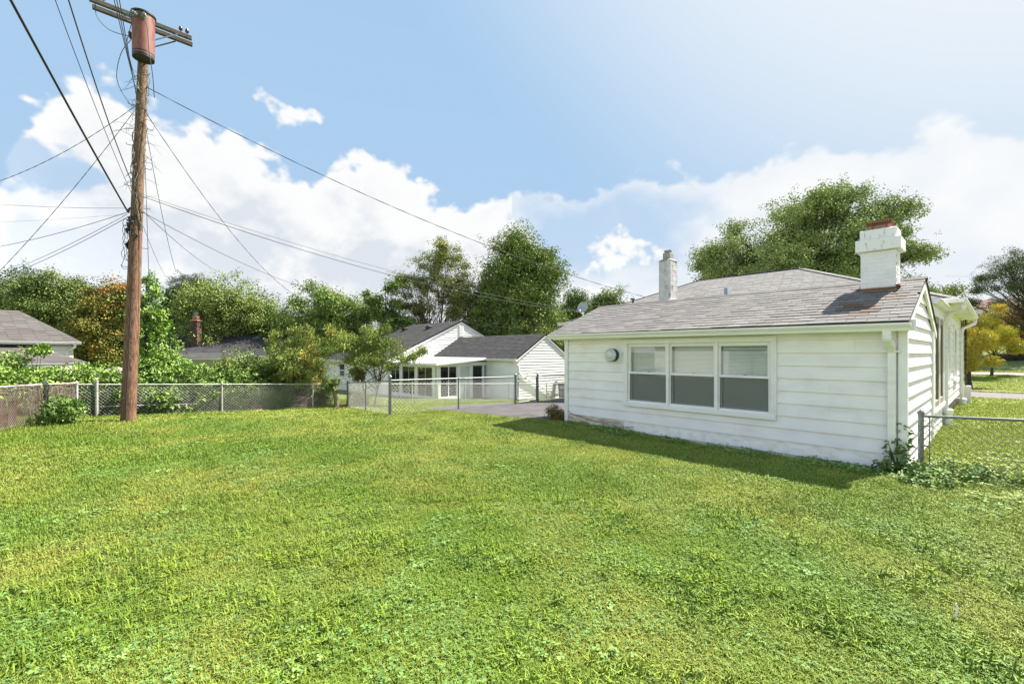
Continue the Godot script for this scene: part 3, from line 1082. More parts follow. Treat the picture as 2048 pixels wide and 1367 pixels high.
	deck.prism(PackedVector2Array([Vector2(-0.30, 2.175), Vector2(1.9, 3.035), Vector2(4.1, 2.175), Vector2(4.1, 2.225), Vector2(1.9, 3.09), Vector2(-0.30, 2.225)]), -6.92, 0.05, Transform3D(gx, Vector3.ZERO))
	var roof := obj(h, "addition_roof", deck, M.deck)
	for s in [[-0.24, 1.9], [4.04, 1.9]]:
		var rk := MB.new()
		var p := PackedVector2Array([Vector2(s[0], 2.08), Vector2(s[1], 2.90), Vector2(s[1], 3.03), Vector2(s[0], 2.185)])
		if s[0] > 1.0:
			p = PackedVector2Array([Vector2(s[1], 2.90), Vector2(s[0], 2.06), Vector2(s[0], 2.185), Vector2(s[1], 3.03)])
		rk.prism(p, 0.006, 0.046, Transform3D(gx, Vector3.ZERO))
		obj(h, "rake_board", rk, M.trim)
	addition_shingles(roof)
	shingles(h, "front_shingles", Vector3(0.06, 2.235, -4.12), Vector3(-6.94, 2.235, -4.12), Vector3(-6.94, 3.1, -1.9), Vector3(0.06, 3.1, -1.9), 0.15, 0.3, [Color(0.16, 0.15, 0.14), Color(0.2, 0.185, 0.18)], 5)
	var cap := MB.new()
	cap.tinted = true
	var cx := 0.06
	while cx > -6.9:
		cap.col = pick([Color(0.14, 0.13, 0.125), Color(0.18, 0.168, 0.16)])
		for s in [1.0, -1.0]:
			var xf := Transform3D(Basis(X, s * 0.375), Vector3(cx - 0.13, 3.112, -1.9))
			cap.box(Vector3(0, -0.004 + rnd(0, 0.004), s * 0.062), Vector3(0.29, 0.012, 0.125), 0.0, xf)
		cx -= 0.26
	stuff(obj(roof, "ridge_caps", cap, M.shingles))
	# --- white brick chimney
	var ch := MB.new()
	ch.box(Vector3(-0.52, 3.05, -1.485), Vector3(0.494, 1.02, 0.444))
	var chim := obj(h, "brick_chimney", ch, M.brick_paint)
	var bm := MB.new()
	bm.box(Vector3.ZERO, Vector3(0.192, 0.063, 0.09), 0.006)
	var brick := bm.mesh()
	var bh := MB.new()
	bh.box(Vector3.ZERO, Vector3(0.09, 0.063, 0.09), 0.006)
	var half := bh.mesh()
	for r in 14:
		var y := 2.60 + r * 0.071
		var odd := r % 2 == 1
		for side in 2:
			var z := -1.26 - 0.042 if side == 0 else -1.71 + 0.042
			var xs := [[-0.67, 0], [-0.47, 0], [-0.318, 1]] if not odd else [[-0.722, 1], [-0.57, 0], [-0.37, 0]]
			for q in xs:
				var o := put(chim, "brick", half if q[1] else brick, M.brick_paint)
				o.position = Vector3(q[0], y, z + rnd(-0.003, 0.003))
			var x := -0.27 - 0.042 if side == 0 else -0.77 + 0.042
			for q in ([[-1.45, 0], [-1.60, 1]] if odd else [[-1.38, 1], [-1.54, 0]]):
				var o := put(chim, "brick", half if q[1] else brick, M.brick_paint)
				o.rotation.y = PI / 2
				o.position = Vector3(x + rnd(-0.003, 0.003), y, q[0])
	var c1 := MB.new()
	c1.box(Vector3(-0.52, 3.67, -1.485), Vector3(0.63, 0.21, 0.58), 0.008)
	c1.box(Vector3(-0.52, 3.865, -1.485), Vector3(0.52, 0.175, 0.47), 0.015)
	obj(chim, "chimney_cap", c1, M.cap_paint)
	var fl := MB.new()
	fl.box(Vector3(-0.52, 4.02, -1.485), Vector3(0.33, 0.16, 0.3), 0.01)
	obj(chim, "flue", fl, M.flue)
	var lat := MB.new()
	for s in [[Vector3(-0.69, 0, -1.325), X, 0.34], [Vector3(-0.35, 0, -1.325), -Z, 0.32], [Vector3(-0.35, 0, -1.645), -X, 0.34], [Vector3(-0.69, 0, -1.645), Z, 0.32]]:
		var n := 10
		for k in n:
			var a: Vector3 = s[0] + s[1] * (s[2] * k / n)
			var b: Vector3 = s[0] + s[1] * (s[2] * (k + 1) / n)
			for w in 2:
				var y := 4.03 + 0.048 * w
				lat.tube([a + Y * y, b + Y * (y + 0.048)], [0.006, 0.006], 4)
				lat.tube([b + Y * y, a + Y * (y + 0.048)], [0.006, 0.006], 4)
	obj(chim, "spark_screen", lat, M.rust)
	var fs := MB.new()
	for q in [[Vector3(-0.81, 2.872, -1.235), Vector3(-0.24, 2.872, -1.235)]]:
		fs.lap(q[0] - Y * 0.005 + Z * 0.012, q[1] - Y * 0.005 + Z * 0.012, q[0] + Y * 0.03 - Z * 0.02, q[1] + Y * 0.03 - Z * 0.02, Vector3(0, 0.93, 0.37), 0.012, 0.012)
	fs.box(Vector3(-0.25, 2.93, -1.45), Vector3(0.05, 0.02, 0.55), 0.0)
	obj(chim, "flashing", fs, M.rust)
	# --- link between the addition and the main house
	var lk2 := MB.new()
	lk2.box(Vector3(-0.08, 1.35, -4.9), Vector3(0.12, 2.9, 2.6))
	obj(h, "side_wall", lk2, M.siding)
	var ca := MB.new()
	for z in [-3.86, -5.02, -6.16]:
		ca.box(Vector3(0.0, 1.6, z), Vector3(0.06, 2.1, 0.16 if z > -6 else 0.3), 0.005)
	ca.box(Vector3(0.0, 2.62, -4.95), Vector3(0.058, 0.16, 2.4), 0.005)
	ca.box(Vector3(0.01, 0.56, -4.95), Vector3(0.09, 0.08, 2.4), 0.005)
	for k in 3:
		ca.lap(Vector3(-0.02, 0.01 + k * 0.17, -3.64), Vector3(-0.02, 0.01 + k * 0.17, -6.2), Vector3(-0.02, 0.18 + k * 0.17, -3.64), Vector3(-0.02, 0.18 + k * 0.17, -6.2), X, 0.02, 0.005)
	obj(h, "window_surround", ca, M.trim)
	for s in [[-3.95, -4.93], [-5.11, -6.0]]:
		sash(h, "tall_window", Transform3D(Basis(-Z, Y, X), Vector3(-0.02, 0, 0)), -s[0], -s[1], 0.61, 2.53, 0.13, 0.045, M.tan_frame, M.dark_glass)
	var lr := MB.new()
	lr.box(Vector3(-3.2, 2.83, -5.0), Vector3(6.4, 0.05, 2.6))
	lr.box(Vector3(0.01, 2.77, -5.1), Vector3(0.03, 0.2, 3.2), 0.003)
	obj(h, "link_roof", lr, M.trim)
	gutter(h, "gutter", Vector3(0.027, 2.755, -3.5), Vector3(0.027, 2.75, -6.75), X, M.gutter)
	downspout(h, [Vector3(0.09, 2.75, -6.6), Vector3(0.09, 2.6, -6.6), Vector3(0.05, 2.45, -6.4), Vector3(0.05, 0.3, -6.4), Vector3(0.05, 0.12, -6.4)], 0.08, 0.08)
	var boot := MB.new()
	boot.lathe([Vector2(0.085, -0.15), Vector2(0.085, 0.3), Vector2(0.1, 0.3), Vector2(0.1, 0.38), Vector2(0.06, 0.42)], 14, Transform3D(Basis(), Vector3(0.08, 0, -6.4)))
	obj(h, "pipe_boot", boot, M.gutter)
	# --- main house
	var mm := MB.new()
	mm.box(Vector3(-5.87, 1.65, -9.6), Vector3(11.68, 2.7, 6.8))
	var mainw := obj(h, "main_wall", mm, M.siding)
	var holes := [[0.95, 1.95, 0.98, 2.52], [3.6, 4.9, 0.98, 2.52]]
	for k in 12:
		var y0 := 0.38 + 0.22 * k
		var b := MB.new()
		siding(b, Vector3(-0.02, 0, -6.25), -Z, X, 6.7, y0, minf(y0 + 0.22, 2.98), 0.3, [], holes)
		obj(mainw, "board", b, M.siding)
	var ls := MB.new()
	siding(ls, Vector3(-11.71, 0, -13.0), Vector3.BACK, -X, 6.8, 0.38, 2.98, 0.22)
	stuff(obj(mainw, "left_siding", ls, M.siding))
	var l2 := MB.new()
	siding(l2, Vector3(-6.66, 0, -3.5), Vector3.BACK, -X, 3.4, 0.01, 2.15, 0.22)
	stuff(obj(mainw, "addition_left_siding", l2, M.siding))
	for q in holes:
		var wf := MB.new()
		var zc: float = -6.25 - (q[0] + q[1]) / 2
		wf.box(Vector3(0.0, q[3] + 0.03, zc), Vector3(0.07, 0.1, q[1] - q[0] + 0.14), 0.005)
		wf.box(Vector3(0.015, q[2] - 0.03, zc), Vector3(0.12, 0.07, q[1] - q[0] + 0.2), 0.005)
		for z in [q[0] + 0.0, q[1] - 0.0]:
			wf.box(Vector3(0.0, (q[2] + q[3]) / 2, -6.25 - z), Vector3(0.068, q[3] - q[2] - 0.04, 0.1), 0.005)
		var wo := obj(h, "side_window", wf, M.trim)
		sash(wo, "sash", Transform3D(Basis(-Z, Y, X), Vector3(-0.015, 0, 0)), 6.25 + q[0] + 0.05, 6.25 + q[1] - 0.05, 1.72, q[3] - 0.02, 0.05, 0.03, M.trim, M.dark_glass)
		sash(wo, "sash", Transform3D(Basis(-Z, Y, X), Vector3(-0.03, 0, 0)), 6.25 + q[0] + 0.05, 6.25 + q[1] - 0.05, q[2], 1.77, 0.05, 0.03, M.trim, M.dark_glass)
	var cb2 := MB.new()
	cb2.box(Vector3(-0.02, 1.65, -12.98), Vector3(0.09, 2.6, 0.1), 0.005)
	obj(h, "corner_board", cb2, M.trim)
	var f2 := MB.new()
	f2.box(Vector3(-5.87, 0.0, -9.6), Vector3(11.56, 0.74, 6.68))
	obj(h, "main_foundation", f2, M.concrete)
	var c := [Vector3(-12.0, 3.03, -5.9), Vector3(0.3, 3.03, -5.9), Vector3(0.3, 3.03, -14.3), Vector3(-12.0, 3.03, -14.3)]
	var r0 := Vector3(-7.78, 4.87, -10.15)
	var r1 := Vector3(-4.05, 4.87, -10.15)
	var dk := MB.new()
	var dn := Vector3(0, -0.03, 0)
	dk.quad(c[0] + dn, c[1] + dn, r1 + dn, r0 + dn)
	dk.tri(c[1] + dn, c[2] + dn, r1 + dn)
	dk.quad(c[2] + dn, c[3] + dn, r0 + dn, r1 + dn)
	dk.tri(c[3] + dn, c[0] + dn, r0 + dn)
	var mr := obj(h, "main_roof", dk, M.deck)
	var sc := [Color(0.29, 0.285, 0.283), Color(0.33, 0.324, 0.322), Color(0.305, 0.30, 0.30), Color(0.265, 0.259, 0.258)]
	shingles(mr, "rear_shingles", c[0], c[1], r1, r0, 0.15, 0.32, sc, 11)
	shingles(mr, "right_shingles", c[1], c[2], r1, r1, 0.15, 0.32, sc, 12)
	shingles(mr, "left_shingles", c[3], c[0], r0, r0, 0.15, 0.32, sc, 13)
	shingles(mr, "street_shingles", c[2], c[3], r0, r1, 0.15, 0.32, sc, 14)
	var rc := MB.new()
	rc.tinted = true
	for s in [[r0, r1], [c[1], r1], [c[0], r0], [c[2], r1], [c[3], r0]]:
		var n := int(s[0].distance_to(s[1]) / 0.25)
		for k in n:
			rc.col = pick(sc)
			var p: Vector3 = s[0].lerp(s[1], (k + 0.5) / n) + Y * 0.012
			var d: Vector3 = (s[1] - s[0]).normalized()
			var sd := d.cross(Y).normalized()
			for w in [1.0, -1.0]:
				rc.box(Vector3(0, 0, 0), Vector3(0.13, 0.012, 0.27), 0.0, Transform3D(Basis(sd, w * 0.0) * Basis(sd, sd.cross(-d).normalized(), -d), p + sd * 0.055 * w - Y * 0.012))
	stuff(obj(mr, "ridge_caps", rc, M.shingles))
	var sf2 := MB.new()
	sf2.box(Vector3(-5.85, 2.955, -10.1), Vector3(12.24, 0.03, 8.34))
	sf2.box(Vector3(-5.85, 2.99, -5.885), Vector3(12.28, 0.12, 0.03))
	sf2.box(Vector3(0.285, 2.99, -10.1), Vector3(0.03, 0.12, 8.36))
	sf2.box(Vector3(-11.985, 2.99, -10.1), Vector3(0.03, 0.12, 8.36))
	obj(mr, "soffit", sf2, M.trim)
	gutter(mr, "gutter", Vector3(-12.0, 2.93, -5.868), Vector3(-6.0, 2.93, -5.868), Z, M.gutter)
	gutter(mr, "gutter", Vector3(-0.9, 2.93, -5.868), Vector3(0.42, 2.93, -5.868), Z, M.gutter)
	gutter(mr, "gutter", Vector3(0.302, 2.93, -5.75), Vector3(0.302, 2.92, -14.3), X, M.gutter)
	downspout(h, [Vector3(0.36, 2.92, -6.0), Vector3(0.36, 2.8, -6.0), Vector3(0.1, 2.7, -6.2), Vector3(0.06, 2.5, -6.3)], 0.08, 0.08)
	downspout(h, [Vector3(0.36, 2.92, -13.9), Vector3(0.34, 2.78, -13.7), Vector3(0.09, 2.6, -13.0), Vector3(0.06, 2.45, -12.95), Vector3(0.06, 0.05, -12.95)], 0.08, 0.08)
	var bt := MB.new()
	bt.lathe([Vector2(0.09, -0.2), Vector2(0.09, 0.22), Vector2(0.11, 0.22), Vector2(0.11, 0.3), Vector2(0.06, 0.33)], 14, Transform3D(Basis(), Vector3(0.08, -0.1, -12.95)))
	obj(h, "pipe_boot", bt, M.gutter)
	# porch pier and iron post
	var pp := MB.new()
	pp.box(Vector3(0.08, 0.14, -13.9), Vector3(0.34, 0.92, 0.34), 0.01)
	var pier := obj(h, "porch_pier", pp, M.block_paint)
	var ip := MB.new()
	for dx in [-0.07, 0.07]:
		ip.box(Vector3(0.05 + dx, 1.78, -13.9), Vector3(0.045, 2.36, 0.045), 0.004)
	for k in 5:
		ip.tube([Vector3(-0.01, 0.8 + k * 0.48, -13.9), Vector3(0.11, 1.1 + k * 0.48, -13.9)], [0.012, 0.012], 5)
	obj(pier, "iron_post", ip, M.black)
	var ps := MB.new()
	ps.box(Vector3(-3.0, -0.05, -13.7), Vector3(6.0, 0.5, 1.2))
	obj(h, "porch_slab", ps, M.concrete)
	# block chimney on the main roof
	var bc := MB.new()
	bc.box(Vector3(-7.86, 4.35, -7.58), Vector3(0.47, 1.9, 0.54))
	var c2 := obj(h, "block_chimney", bc, M.block_paint)
	for r in 10:
		var y := 3.42 + r * 0.2
		var odd := r % 2 == 1
		for q in ([[0.0, 0.49]] if not odd else [[-0.125, 0.24], [0.125, 0.24]]):
			for z in [-7.335, -7.825]:
				var o := MB.new()
				o.box(Vector3(-7.86 + q[0], y, z), Vector3(q[1] - 0.008, 0.19, 0.07), 0.006)
				obj(c2, "block", o, M.block_paint)
		for q in ([[-0.21, 0.1], [0.08, 0.4]] if odd else [[-0.07, 0.41], [0.21, 0.12]]):
			for x in [-7.65, -8.07]:
				var o := MB.new()
				o.box(Vector3(x, y, -7.58 + q[0]), Vector3(0.07, 0.19, q[1] * 0.95), 0.006)
				obj(c2, "block", o, M.block_paint)
	var cc := MB.new()
	cc.hexa([Vector3(-8.12, 5.32, -7.29), Vector3(-7.60, 5.32, -7.29), Vector3(-7.60, 5.32, -7.87), Vector3(-8.12, 5.32, -7.87)], [Vector3(-8.03, 5.4, -7.4), Vector3(-7.69, 5.4, -7.4), Vector3(-7.69, 5.4, -7.76), Vector3(-8.03, 5.4, -7.76)])
	cc.box(Vector3(-7.86, 5.52, -7.58), Vector3(0.30, 0.26, 0.30), 0.02)
	cc.lathe([Vector2(0.12, 5.64), Vector2(0.12, 5.7), Vector2(0.15, 5.7), Vector2(0.15, 5.75), Vector2(0.11, 5.76), Vector2(0.11, 5.70)], 16, Transform3D(Basis(), Vector3(-7.86, 0, -7.58)))
	obj(c2, "flue", cc, M.concrete)
	var fl2 := MB.new()
	fl2.box(Vector3(-7.86, 3.63, -7.26), Vector3(0.62, 0.04, 0.1), 0.0, Transform3D())
	fl2.box(Vector3(-7.58, 3.75, -7.5), Vector3(0.06, 0.16, 0.7), 0.0)
	obj(c2, "flashing", fl2, M.white_metal)
	var vp2 := MB.new()
	vp2.lathe([Vector2(0.055, 3.3), Vector2(0.055, 4.02), Vector2(0.0, 4.02)], 12, Transform3D(Basis(), Vector3(-5.55, 0, -7.3)))
	obj(mr, "vent_pipe", vp2, M.vent_blue)
	# service mast with wire supports
	var sm := MB.new()
	sm.tube([Vector3(-8.75, 3.2, -6.5), Vector3(-8.75, 3.75, -6.5)], [0.03, 0.03], 8)
	sm.tube([Vector3(-8.75, 3.75, -6.5), Vector3(-8.68, 3.86, -6.45), Vector3(-8.78, 3.84, -6.4)], [0.05, 0.06, 0.045], 8)
	sm.tube([Vector3(-9.15, 3.25, -6.5), Vector3(-9.1, 3.5, -6.5)], [0.012, 0.012], 5)
	sm.tube([Vector3(-8.95, 3.25, -6.5), Vector3(-9.12, 3.5, -6.5)], [0.012, 0.012], 5)
	obj(mr, "service_mast", sm, M.vent_dark)

func downspout(parent: Node, p: Array, w: float, d: float) -> void:
	var mb := MB.new()
	for i in p.size() - 1:
		var a: Vector3 = p[i]
		var b: Vector3 = p[i + 1]
		var y := (b - a).normalized()
		var x := Vector3.RIGHT
		x = (x - y * x.dot(y)).normalized()
		var z := x.cross(y)
		var k := 1.0 - 0.006 * i
		mb.box(Vector3.ZERO, Vector3(w * k, a.distance_to(b) + 0.03, d * k), 0.012, Transform3D(Basis(x, y, z), (a + b) * 0.5))
		if a.distance_to(b) > 0.8:
			for q in [-0.3, 0.0, 0.3]:
				mb.box(Vector3(w * q, 0, d * 0.5), Vector3(w * 0.14, a.distance_to(b), 0.008), 0.002, Transform3D(Basis(x, y, z), (a + b) * 0.5))
	obj(parent, "downspout", mb, M.gutter)

func addition_shingles(roof: Node) -> void:
	rng.seed = 401
	var eave := Vector3(0, 2.232, 0.315)
	var ridge := Vector3(0, 3.098, -1.9)
	var up := (ridge - eave)
	var L := up.length()
	up /= L
	var out := Vector3.RIGHT.cross(up)
	var rows := 15
	var expo := L / rows
	var tab := 0.26
	var shared := {}
	for k in 3:
		var mb := MB.new()
		var w := tab - 0.007
		var d := expo + 0.035
		var th: float = [0.012, 0.015, 0.018][k]
		mb.lap(Vector3(-w / 2, 0, 0), Vector3(w / 2, 0, 0), Vector3(-w / 2, d, 0), Vector3(w / 2, d, 0), Vector3.BACK, th, 0.004)
		shared[k] = mb.mesh()
	var rest := MB.new()
	rest.tinted = true
	var all := []
	for i in rows:
		var x := 0.06 + tab * (0.5 if i % 2 else 0.0) + tab * rnd(-0.12, 0.12)
		while x > -6.94:
			var x1 := minf(x, 0.06)
			var x0 := maxf(x - tab, -6.94)
			if x1 - x0 > 0.05:
				all.append([x0, x1, i])
			x -= tab
	all.sort_custom(func(p, q): return p[1] > q[1])
	for n in all.size():
		var q = all[n]
		var i: int = q[2]
		var v := expo * i
		var sag := 0.0
		if i == 0:
			sag = 0.006 * sin(q[0] * 2.1) + rnd(-0.008, 0.008)
		var p: Vector3 = eave + up * (v - 0.004 + sag) + Vector3.RIGHT * (q[0] + q[1]) * 0.5
		var xf := Transform3D(Basis(Vector3.RIGHT, up, out), p)
		# rust run-off below the chimney, spreading a little as it goes down
		var below := clampf((9.5 - i) / 9.5, 0.0, 1.0)
		var mid: float = (q[0] + q[1]) * 0.5
		var m: Material
		var dist := absf(mid + 0.60 + 0.05 * sin(i * 1.7))
		var rusty := i <= 10 and dist < 0.08 + 0.22 * (1.0 - below) + rnd(-0.07, 0.09)
		if i >= 7 and i <= 10 and mid > -0.98 and mid < -0.12:
			rusty = rng.randf() < 0.75
		if rusty:
			m = M["shingle_rust_%d" % (0 if dist < 0.1 and rng.randf() < 0.6 and i > 2 else (1 if rng.randf() < 0.55 else 2))]
		else:
			m = M["shingle_%d" % (rng.randi() % 6)]
		if n < 300:
			xf.basis = xf.basis * Basis.from_scale(Vector3((q[1] - q[0]) / tab, 1, 1)) * Basis(Vector3.BACK, rnd(-0.006, 0.006))
			var o := put(roof, "shingle", shared[rng.randi() % 3], m)
			o.transform = xf
		else:
			rest.col = (m as StandardMaterial3D).albedo_color.srgb_to_linear()
			var w: float = q[1] - q[0] - 0.007
			var d := expo + 0.035
			rest.lap(xf * Vector3(-w / 2, 0, 0), xf * Vector3(w / 2, 0, 0), xf * Vector3(-w / 2, d, 0), xf * Vector3(w / 2, d, 0), out, rnd(0.011, 0.018), 0.004)
	stuff(obj(roof, "far_shingles", rest, M.shingles))

# ------------------------------------------------------------------ the neighbour behind the back fence
func build_neighbour() -> void:
	rng.seed = 900
	var o := ut(27.5, 5.96)
	var h := thing("house", "white clapboard house with dark roofs, glazed sunroom and garage behind the chain link fence", "house", o, TURN)
	var X := Vector3.RIGHT
	var Y := Vector3.UP
	var Z := Vector3.BACK
	var gx := Basis(-Z, Y, X)
	var dark := [Color(0.052, 0.052, 0.056), Color(0.07, 0.07, 0.075), Color(0.04, 0.04, 0.044)]
	# main block
	var mb := MB.new()
	mb.prism(PackedVector2Array([Vector2(0.02, -2.4), Vector2(12.2, -2.4), Vector2(12.2, 1.35), Vector2(6.14, 4.15), Vector2(0.02, 1.35)]), -11.7, -0.02, Transform3D(gx, Vector3.ZERO))
	var wall := obj(h, "main_wall", mb, M.vinyl)
	var sd := MB.new()
	siding(sd, Vector3(-0.02, 0, 0), -Z, X, 12.2, -1.2, 4.12, 0.18, [1.36, 6.14, 4.15])
	stuff(obj(wall, "gable_siding", sd, M.vinyl))
	var s2 := MB.new()
	siding(s2, Vector3(-11.7, 0, -0.02), X, Z, 11.7, -1.6, 1.35, 0.17)
	stuff(obj(wall, "rear_siding", s2, M.vinyl))
	for x in [-11.66, -0.05]:
		var cb := MB.new()
		cb.box(Vector3(x, -0.3, 0.01), Vector3(0.1, 3.3, 0.1), 0.005)
		obj(h, "corner_board", cb, M.white_metal)
	var dk := MB.new()
	dk.prism(PackedVector2Array([Vector2(-0.45, 1.12), Vector2(6.14, 4.15), Vector2(12.7, 1.12), Vector2(12.7, 1.2), Vector2(6.14, 4.25), Vector2(-0.45, 1.2)]), -12.0, 0.10, Transform3D(gx, Vector3.ZERO))
	var rf := obj(h, "main_roof", dk, M.deck)
	shingles(rf, "rear_shingles", Vector3(-12.05, 1.2, 0.47), Vector3(0.12, 1.2, 0.47), Vector3(0.12, 4.26, -6.14), Vector3(-12.05, 4.26, -6.14), 0.2, 0.35, dark, 21)
	shingles(rf, "street_shingles", Vector3(0.12, 1.2, -12.72), Vector3(-12.05, 1.2, -12.72), Vector3(-12.05, 4.26, -6.14), Vector3(0.12, 4.26, -6.14), 0.2, 0.35, dark, 22)
	for s in [[-0.42, 6.14], [6.14, 12.7]]:
		var rk := MB.new()
		var ya := 1.0 if s[0] < 0 else 4.08
		var yb := 4.08 if s[0] < 0 else 1.0
		rk.prism(PackedVector2Array([Vector2(s[0], ya), Vector2(s[1], yb), Vector2(s[1], yb + 0.16), Vector2(s[0], ya + 0.16)]), 0.03, 0.085, Transform3D(gx, Vector3.ZERO))
		obj(h, "rake_board", rk, M.white_metal)
	gutter(h, "gutter", Vector3(-12.0, 1.07, 0.45), Vector3(0.2, 1.07, 0.45), Z, M.white_metal)
	var lv := MB.new()
	lv.box(Vector3(0.02, 3.43, -6.14), Vector3(0.06, 0.86, 0.46), 0.01)
	for k in 12:
		lv.box(Vector3(0.055, 3.06 + k * 0.067, -6.14), Vector3(0.012, 0.045, 0.38), 0.0, Transform3D())
	obj(h, "louver_vent", lv, M.white_metal)
	for q in [[-2.7, 0.35], [-6.5, 0.35]]:
		var rv := MB.new()
		rv.box(Vector3(q[0], 3.80, -4.95), Vector3(0.45, 0.22, 0.4), 0.02)
		obj(rf, "roof_vent", rv, M.black)
	# rear window
	var wm := MB.new()
	wm.box(Vector3(-7.78, 0.95, 0.02), Vector3(1.2, 0.09, 0.08), 0.005)
	wm.box(Vector3(-7.78, -0.22, 0.025), Vector3(1.25, 0.08, 0.1), 0.005)
	for x in [-8.34, -7.22]:
		wm.box(Vector3(x, 0.365, 0.02), Vector3(0.09, 1.08, 0.08), 0.005)
	var rw := obj(h, "window", wm, M.white_metal)
	sash(rw, "sash", Transform3D(Basis(), Vector3(0, 0, 0.005)), -8.3, -7.26, 0.35, 0.9, 0.05, 0.03, M.white_metal, M.dark_glass)
	sash(rw, "sash", Transform3D(Basis(), Vector3(0, 0, -0.005)), -8.3, -7.26, -0.18, 0.38, 0.05, 0.03, M.white_metal, M.dark_glass)
	# garage
	var gm := MB.new()
	gm.prism(PackedVector2Array([Vector2(3.73, -1.4), Vector2(8.31, -1.4), Vector2(8.31, 1.45), Vector2(6.02, 2.82), Vector2(3.73, 1.45)]), 0.05, 8.98, Transform3D(gx, Vector3.ZERO))
	var gw := obj(h, "garage_wall", gm, M.vinyl)
	var g1 := MB.new()
	siding(g1, Vector3(8.98, 0, -3.71), -Z, X, 4.6, -1.15, 2.82, 0.17, [1.46, 2.3, 2.86])
	stuff(obj(gw, "gable_siding", g1, M.vinyl))
	var g2 := MB.new()
	siding(g2, Vector3(6.0, 0, -3.73), X, Z, 2.98, -1.15, 1.4, 0.17)
	stuff(obj(gw, "side_siding", g2, M.vinyl))
	for p in [Vector3(8.97, 0.2, -3.72), Vector3(8.97, 0.2, -8.28)]:
		var cb := MB.new()
		cb.box(p, Vector3(0.09, 2.7, 0.09), 0.005)
		obj(h, "corner_board", cb, M.white_metal)
	var gd := MB.new()
	gd.prism(PackedVector2Array([Vector2(3.45, 1.32), Vector2(6.02, 2.86), Vector2(8.6, 1.32), Vector2(8.6, 1.4), Vector2(6.02, 2.95), Vector2(3.45, 1.4)]), 0.0, 9.07, Transform3D(gx, Vector3.ZERO))
	var gr := obj(h, "garage_roof", gd, M.deck)
	shingles(gr, "rear_shingles", Vector3(0.0, 1.4, -3.43), Vector3(9.09, 1.4, -3.43), Vector3(9.09, 2.96, -6.02), Vector3(0.0, 2.96, -6.02), 0.18, 0.33, dark, 23)
	shingles(gr, "street_shingles", Vector3(9.09, 1.4, -8.62), Vector3(0.0, 1.4, -8.62), Vector3(0.0, 2.96, -6.02), Vector3(9.09, 2.96, -6.02), 0.18, 0.33, dark, 24)
	for s in [[3.46, 6.02, 1.19, 2.78], [6.02, 8.6, 2.78, 1.19]]:
		var rk := MB.new()
		rk.prism(PackedVector2Array([Vector2(s[0], s[2]), Vector2(s[1], s[3]), Vector2(s[1], s[3] + 0.15), Vector2(s[0], s[2] + 0.15)]), 9.01, 9.065, Transform3D(gx, Vector3.ZERO))
		obj(h, "rake_board", rk, M.white_metal)
	gutter(h, "gutter", Vector3(6.0, 1.28, -3.45), Vector3(9.1, 1.28, -3.45), Z, M.white_metal)
	var dp := MB.new()
	dp.tube([Vector3(8.9, 1.3, -3.4), Vector3(8.93, 1.15, -3.5), Vector3(9.04, 1.0, -3.66), Vector3(9.05, 0.55, -3.72)], [0.045, 0.045, 0.045, 0.045], 8)
	dp.tube([Vector3(9.05, 0.58, -3.72), Vector3(9.08, 0.4, -3.85), Vector3(9.12, -0.9, -6.85), Vector3(9.14, -0.93, -7.1)], [0.05, 0.05, 0.05, 0.05], 8)
	obj(h, "downspout", dp, M.white_metal)
	# sunroom
	var sr := MB.new()
	sr.hexa([Vector3(-0.2, 1.02, 0.28), Vector3(6.3, 1.02, 0.28), Vector3(6.3, 1.34, -3.72), Vector3(-0.2, 1.34, -3.72)], [Vector3(-0.2, 1.15, 0.28), Vector3(6.3, 1.15, 0.28), Vector3(6.3, 1.47, -3.72), Vector3(-0.2, 1.47, -3.72)])
	obj(h, "sunroom_roof", sr, M.white_metal)
	var cf := MB.new()
	for x in [0.12, 1.7, 3.6, 5.6]:
		cf.box(Vector3(x, -0.03, -0.03), Vector3(0.34, 2.1, 0.1), 0.006)
	cf.box(Vector3(2.9, -1.0, -0.03), Vector3(5.9, 0.24, 0.12), 0.006)
	cf.box(Vector3(2.9, 0.98, -0.03), Vector3(5.9, 0.16, 0.11), 0.006)
	cf.box(Vector3(5.93, -0.03, -0.1), Vector3(0.16, 2.12, 0.16), 0.006)
	var fr := obj(h, "sunroom_frame", cf, M.cream_frame)
	for s in [[0.29, 1.53], [1.87, 3.43], [3.77, 5.43]]:
		var xm: float = (s[0] + s[1]) / 2
		sash(fr, "sash", Transform3D(Basis(), Vector3(0, 0, -0.06)), s[0], xm + 0.02, -0.88, 0.9, 0.04, 0.03, M.vent_metal, M.dark_glass)
		sash(fr, "sash", Transform3D(Basis(), Vector3(0, 0, -0.075)), xm - 0.02, s[1], -0.88, 0.9, 0.04, 0.03, M.vent_metal, M.dark_glass)
	var rf2 := MB.new()
	for z in [-0.12, -1.49, -2.52, -3.46]:
		rf2.box(Vector3(5.97, -0.05, z), Vector3(0.1, 2.15, 0.16), 0.006)
	rf2.box(Vector3(5.97, 1.08, -1.85), Vector3(0.11, 0.22, 3.7), 0.006)
	rf2.box(Vector3(5.97, -1.02, -0.8), Vector3(0.1, 0.24, 1.4), 0.006)
	var ef := obj(h, "sunroom_front", rf2, M.white_metal)
	sash(ef, "sash", Transform3D(gx, Vector3(5.95, 0, 0)), 0.2, 0.82, -0.9, 0.97, 0.045, 0.03, M.white_metal, M.dark_glass)
	sash(ef, "sash", Transform3D(gx, Vector3(5.94, 0, 0)), 0.8, 1.41, -0.9, 0.97, 0.045, 0.03, M.white_metal, M.dark_glass)
	sash(ef, "storm_door", Transform3D(gx, Vector3(5.96, 0, 0)), 1.57, 2.44, -1.12, 0.97, 0.08, 0.035, M.white_metal, M.glass)
	var dd := MB.new()
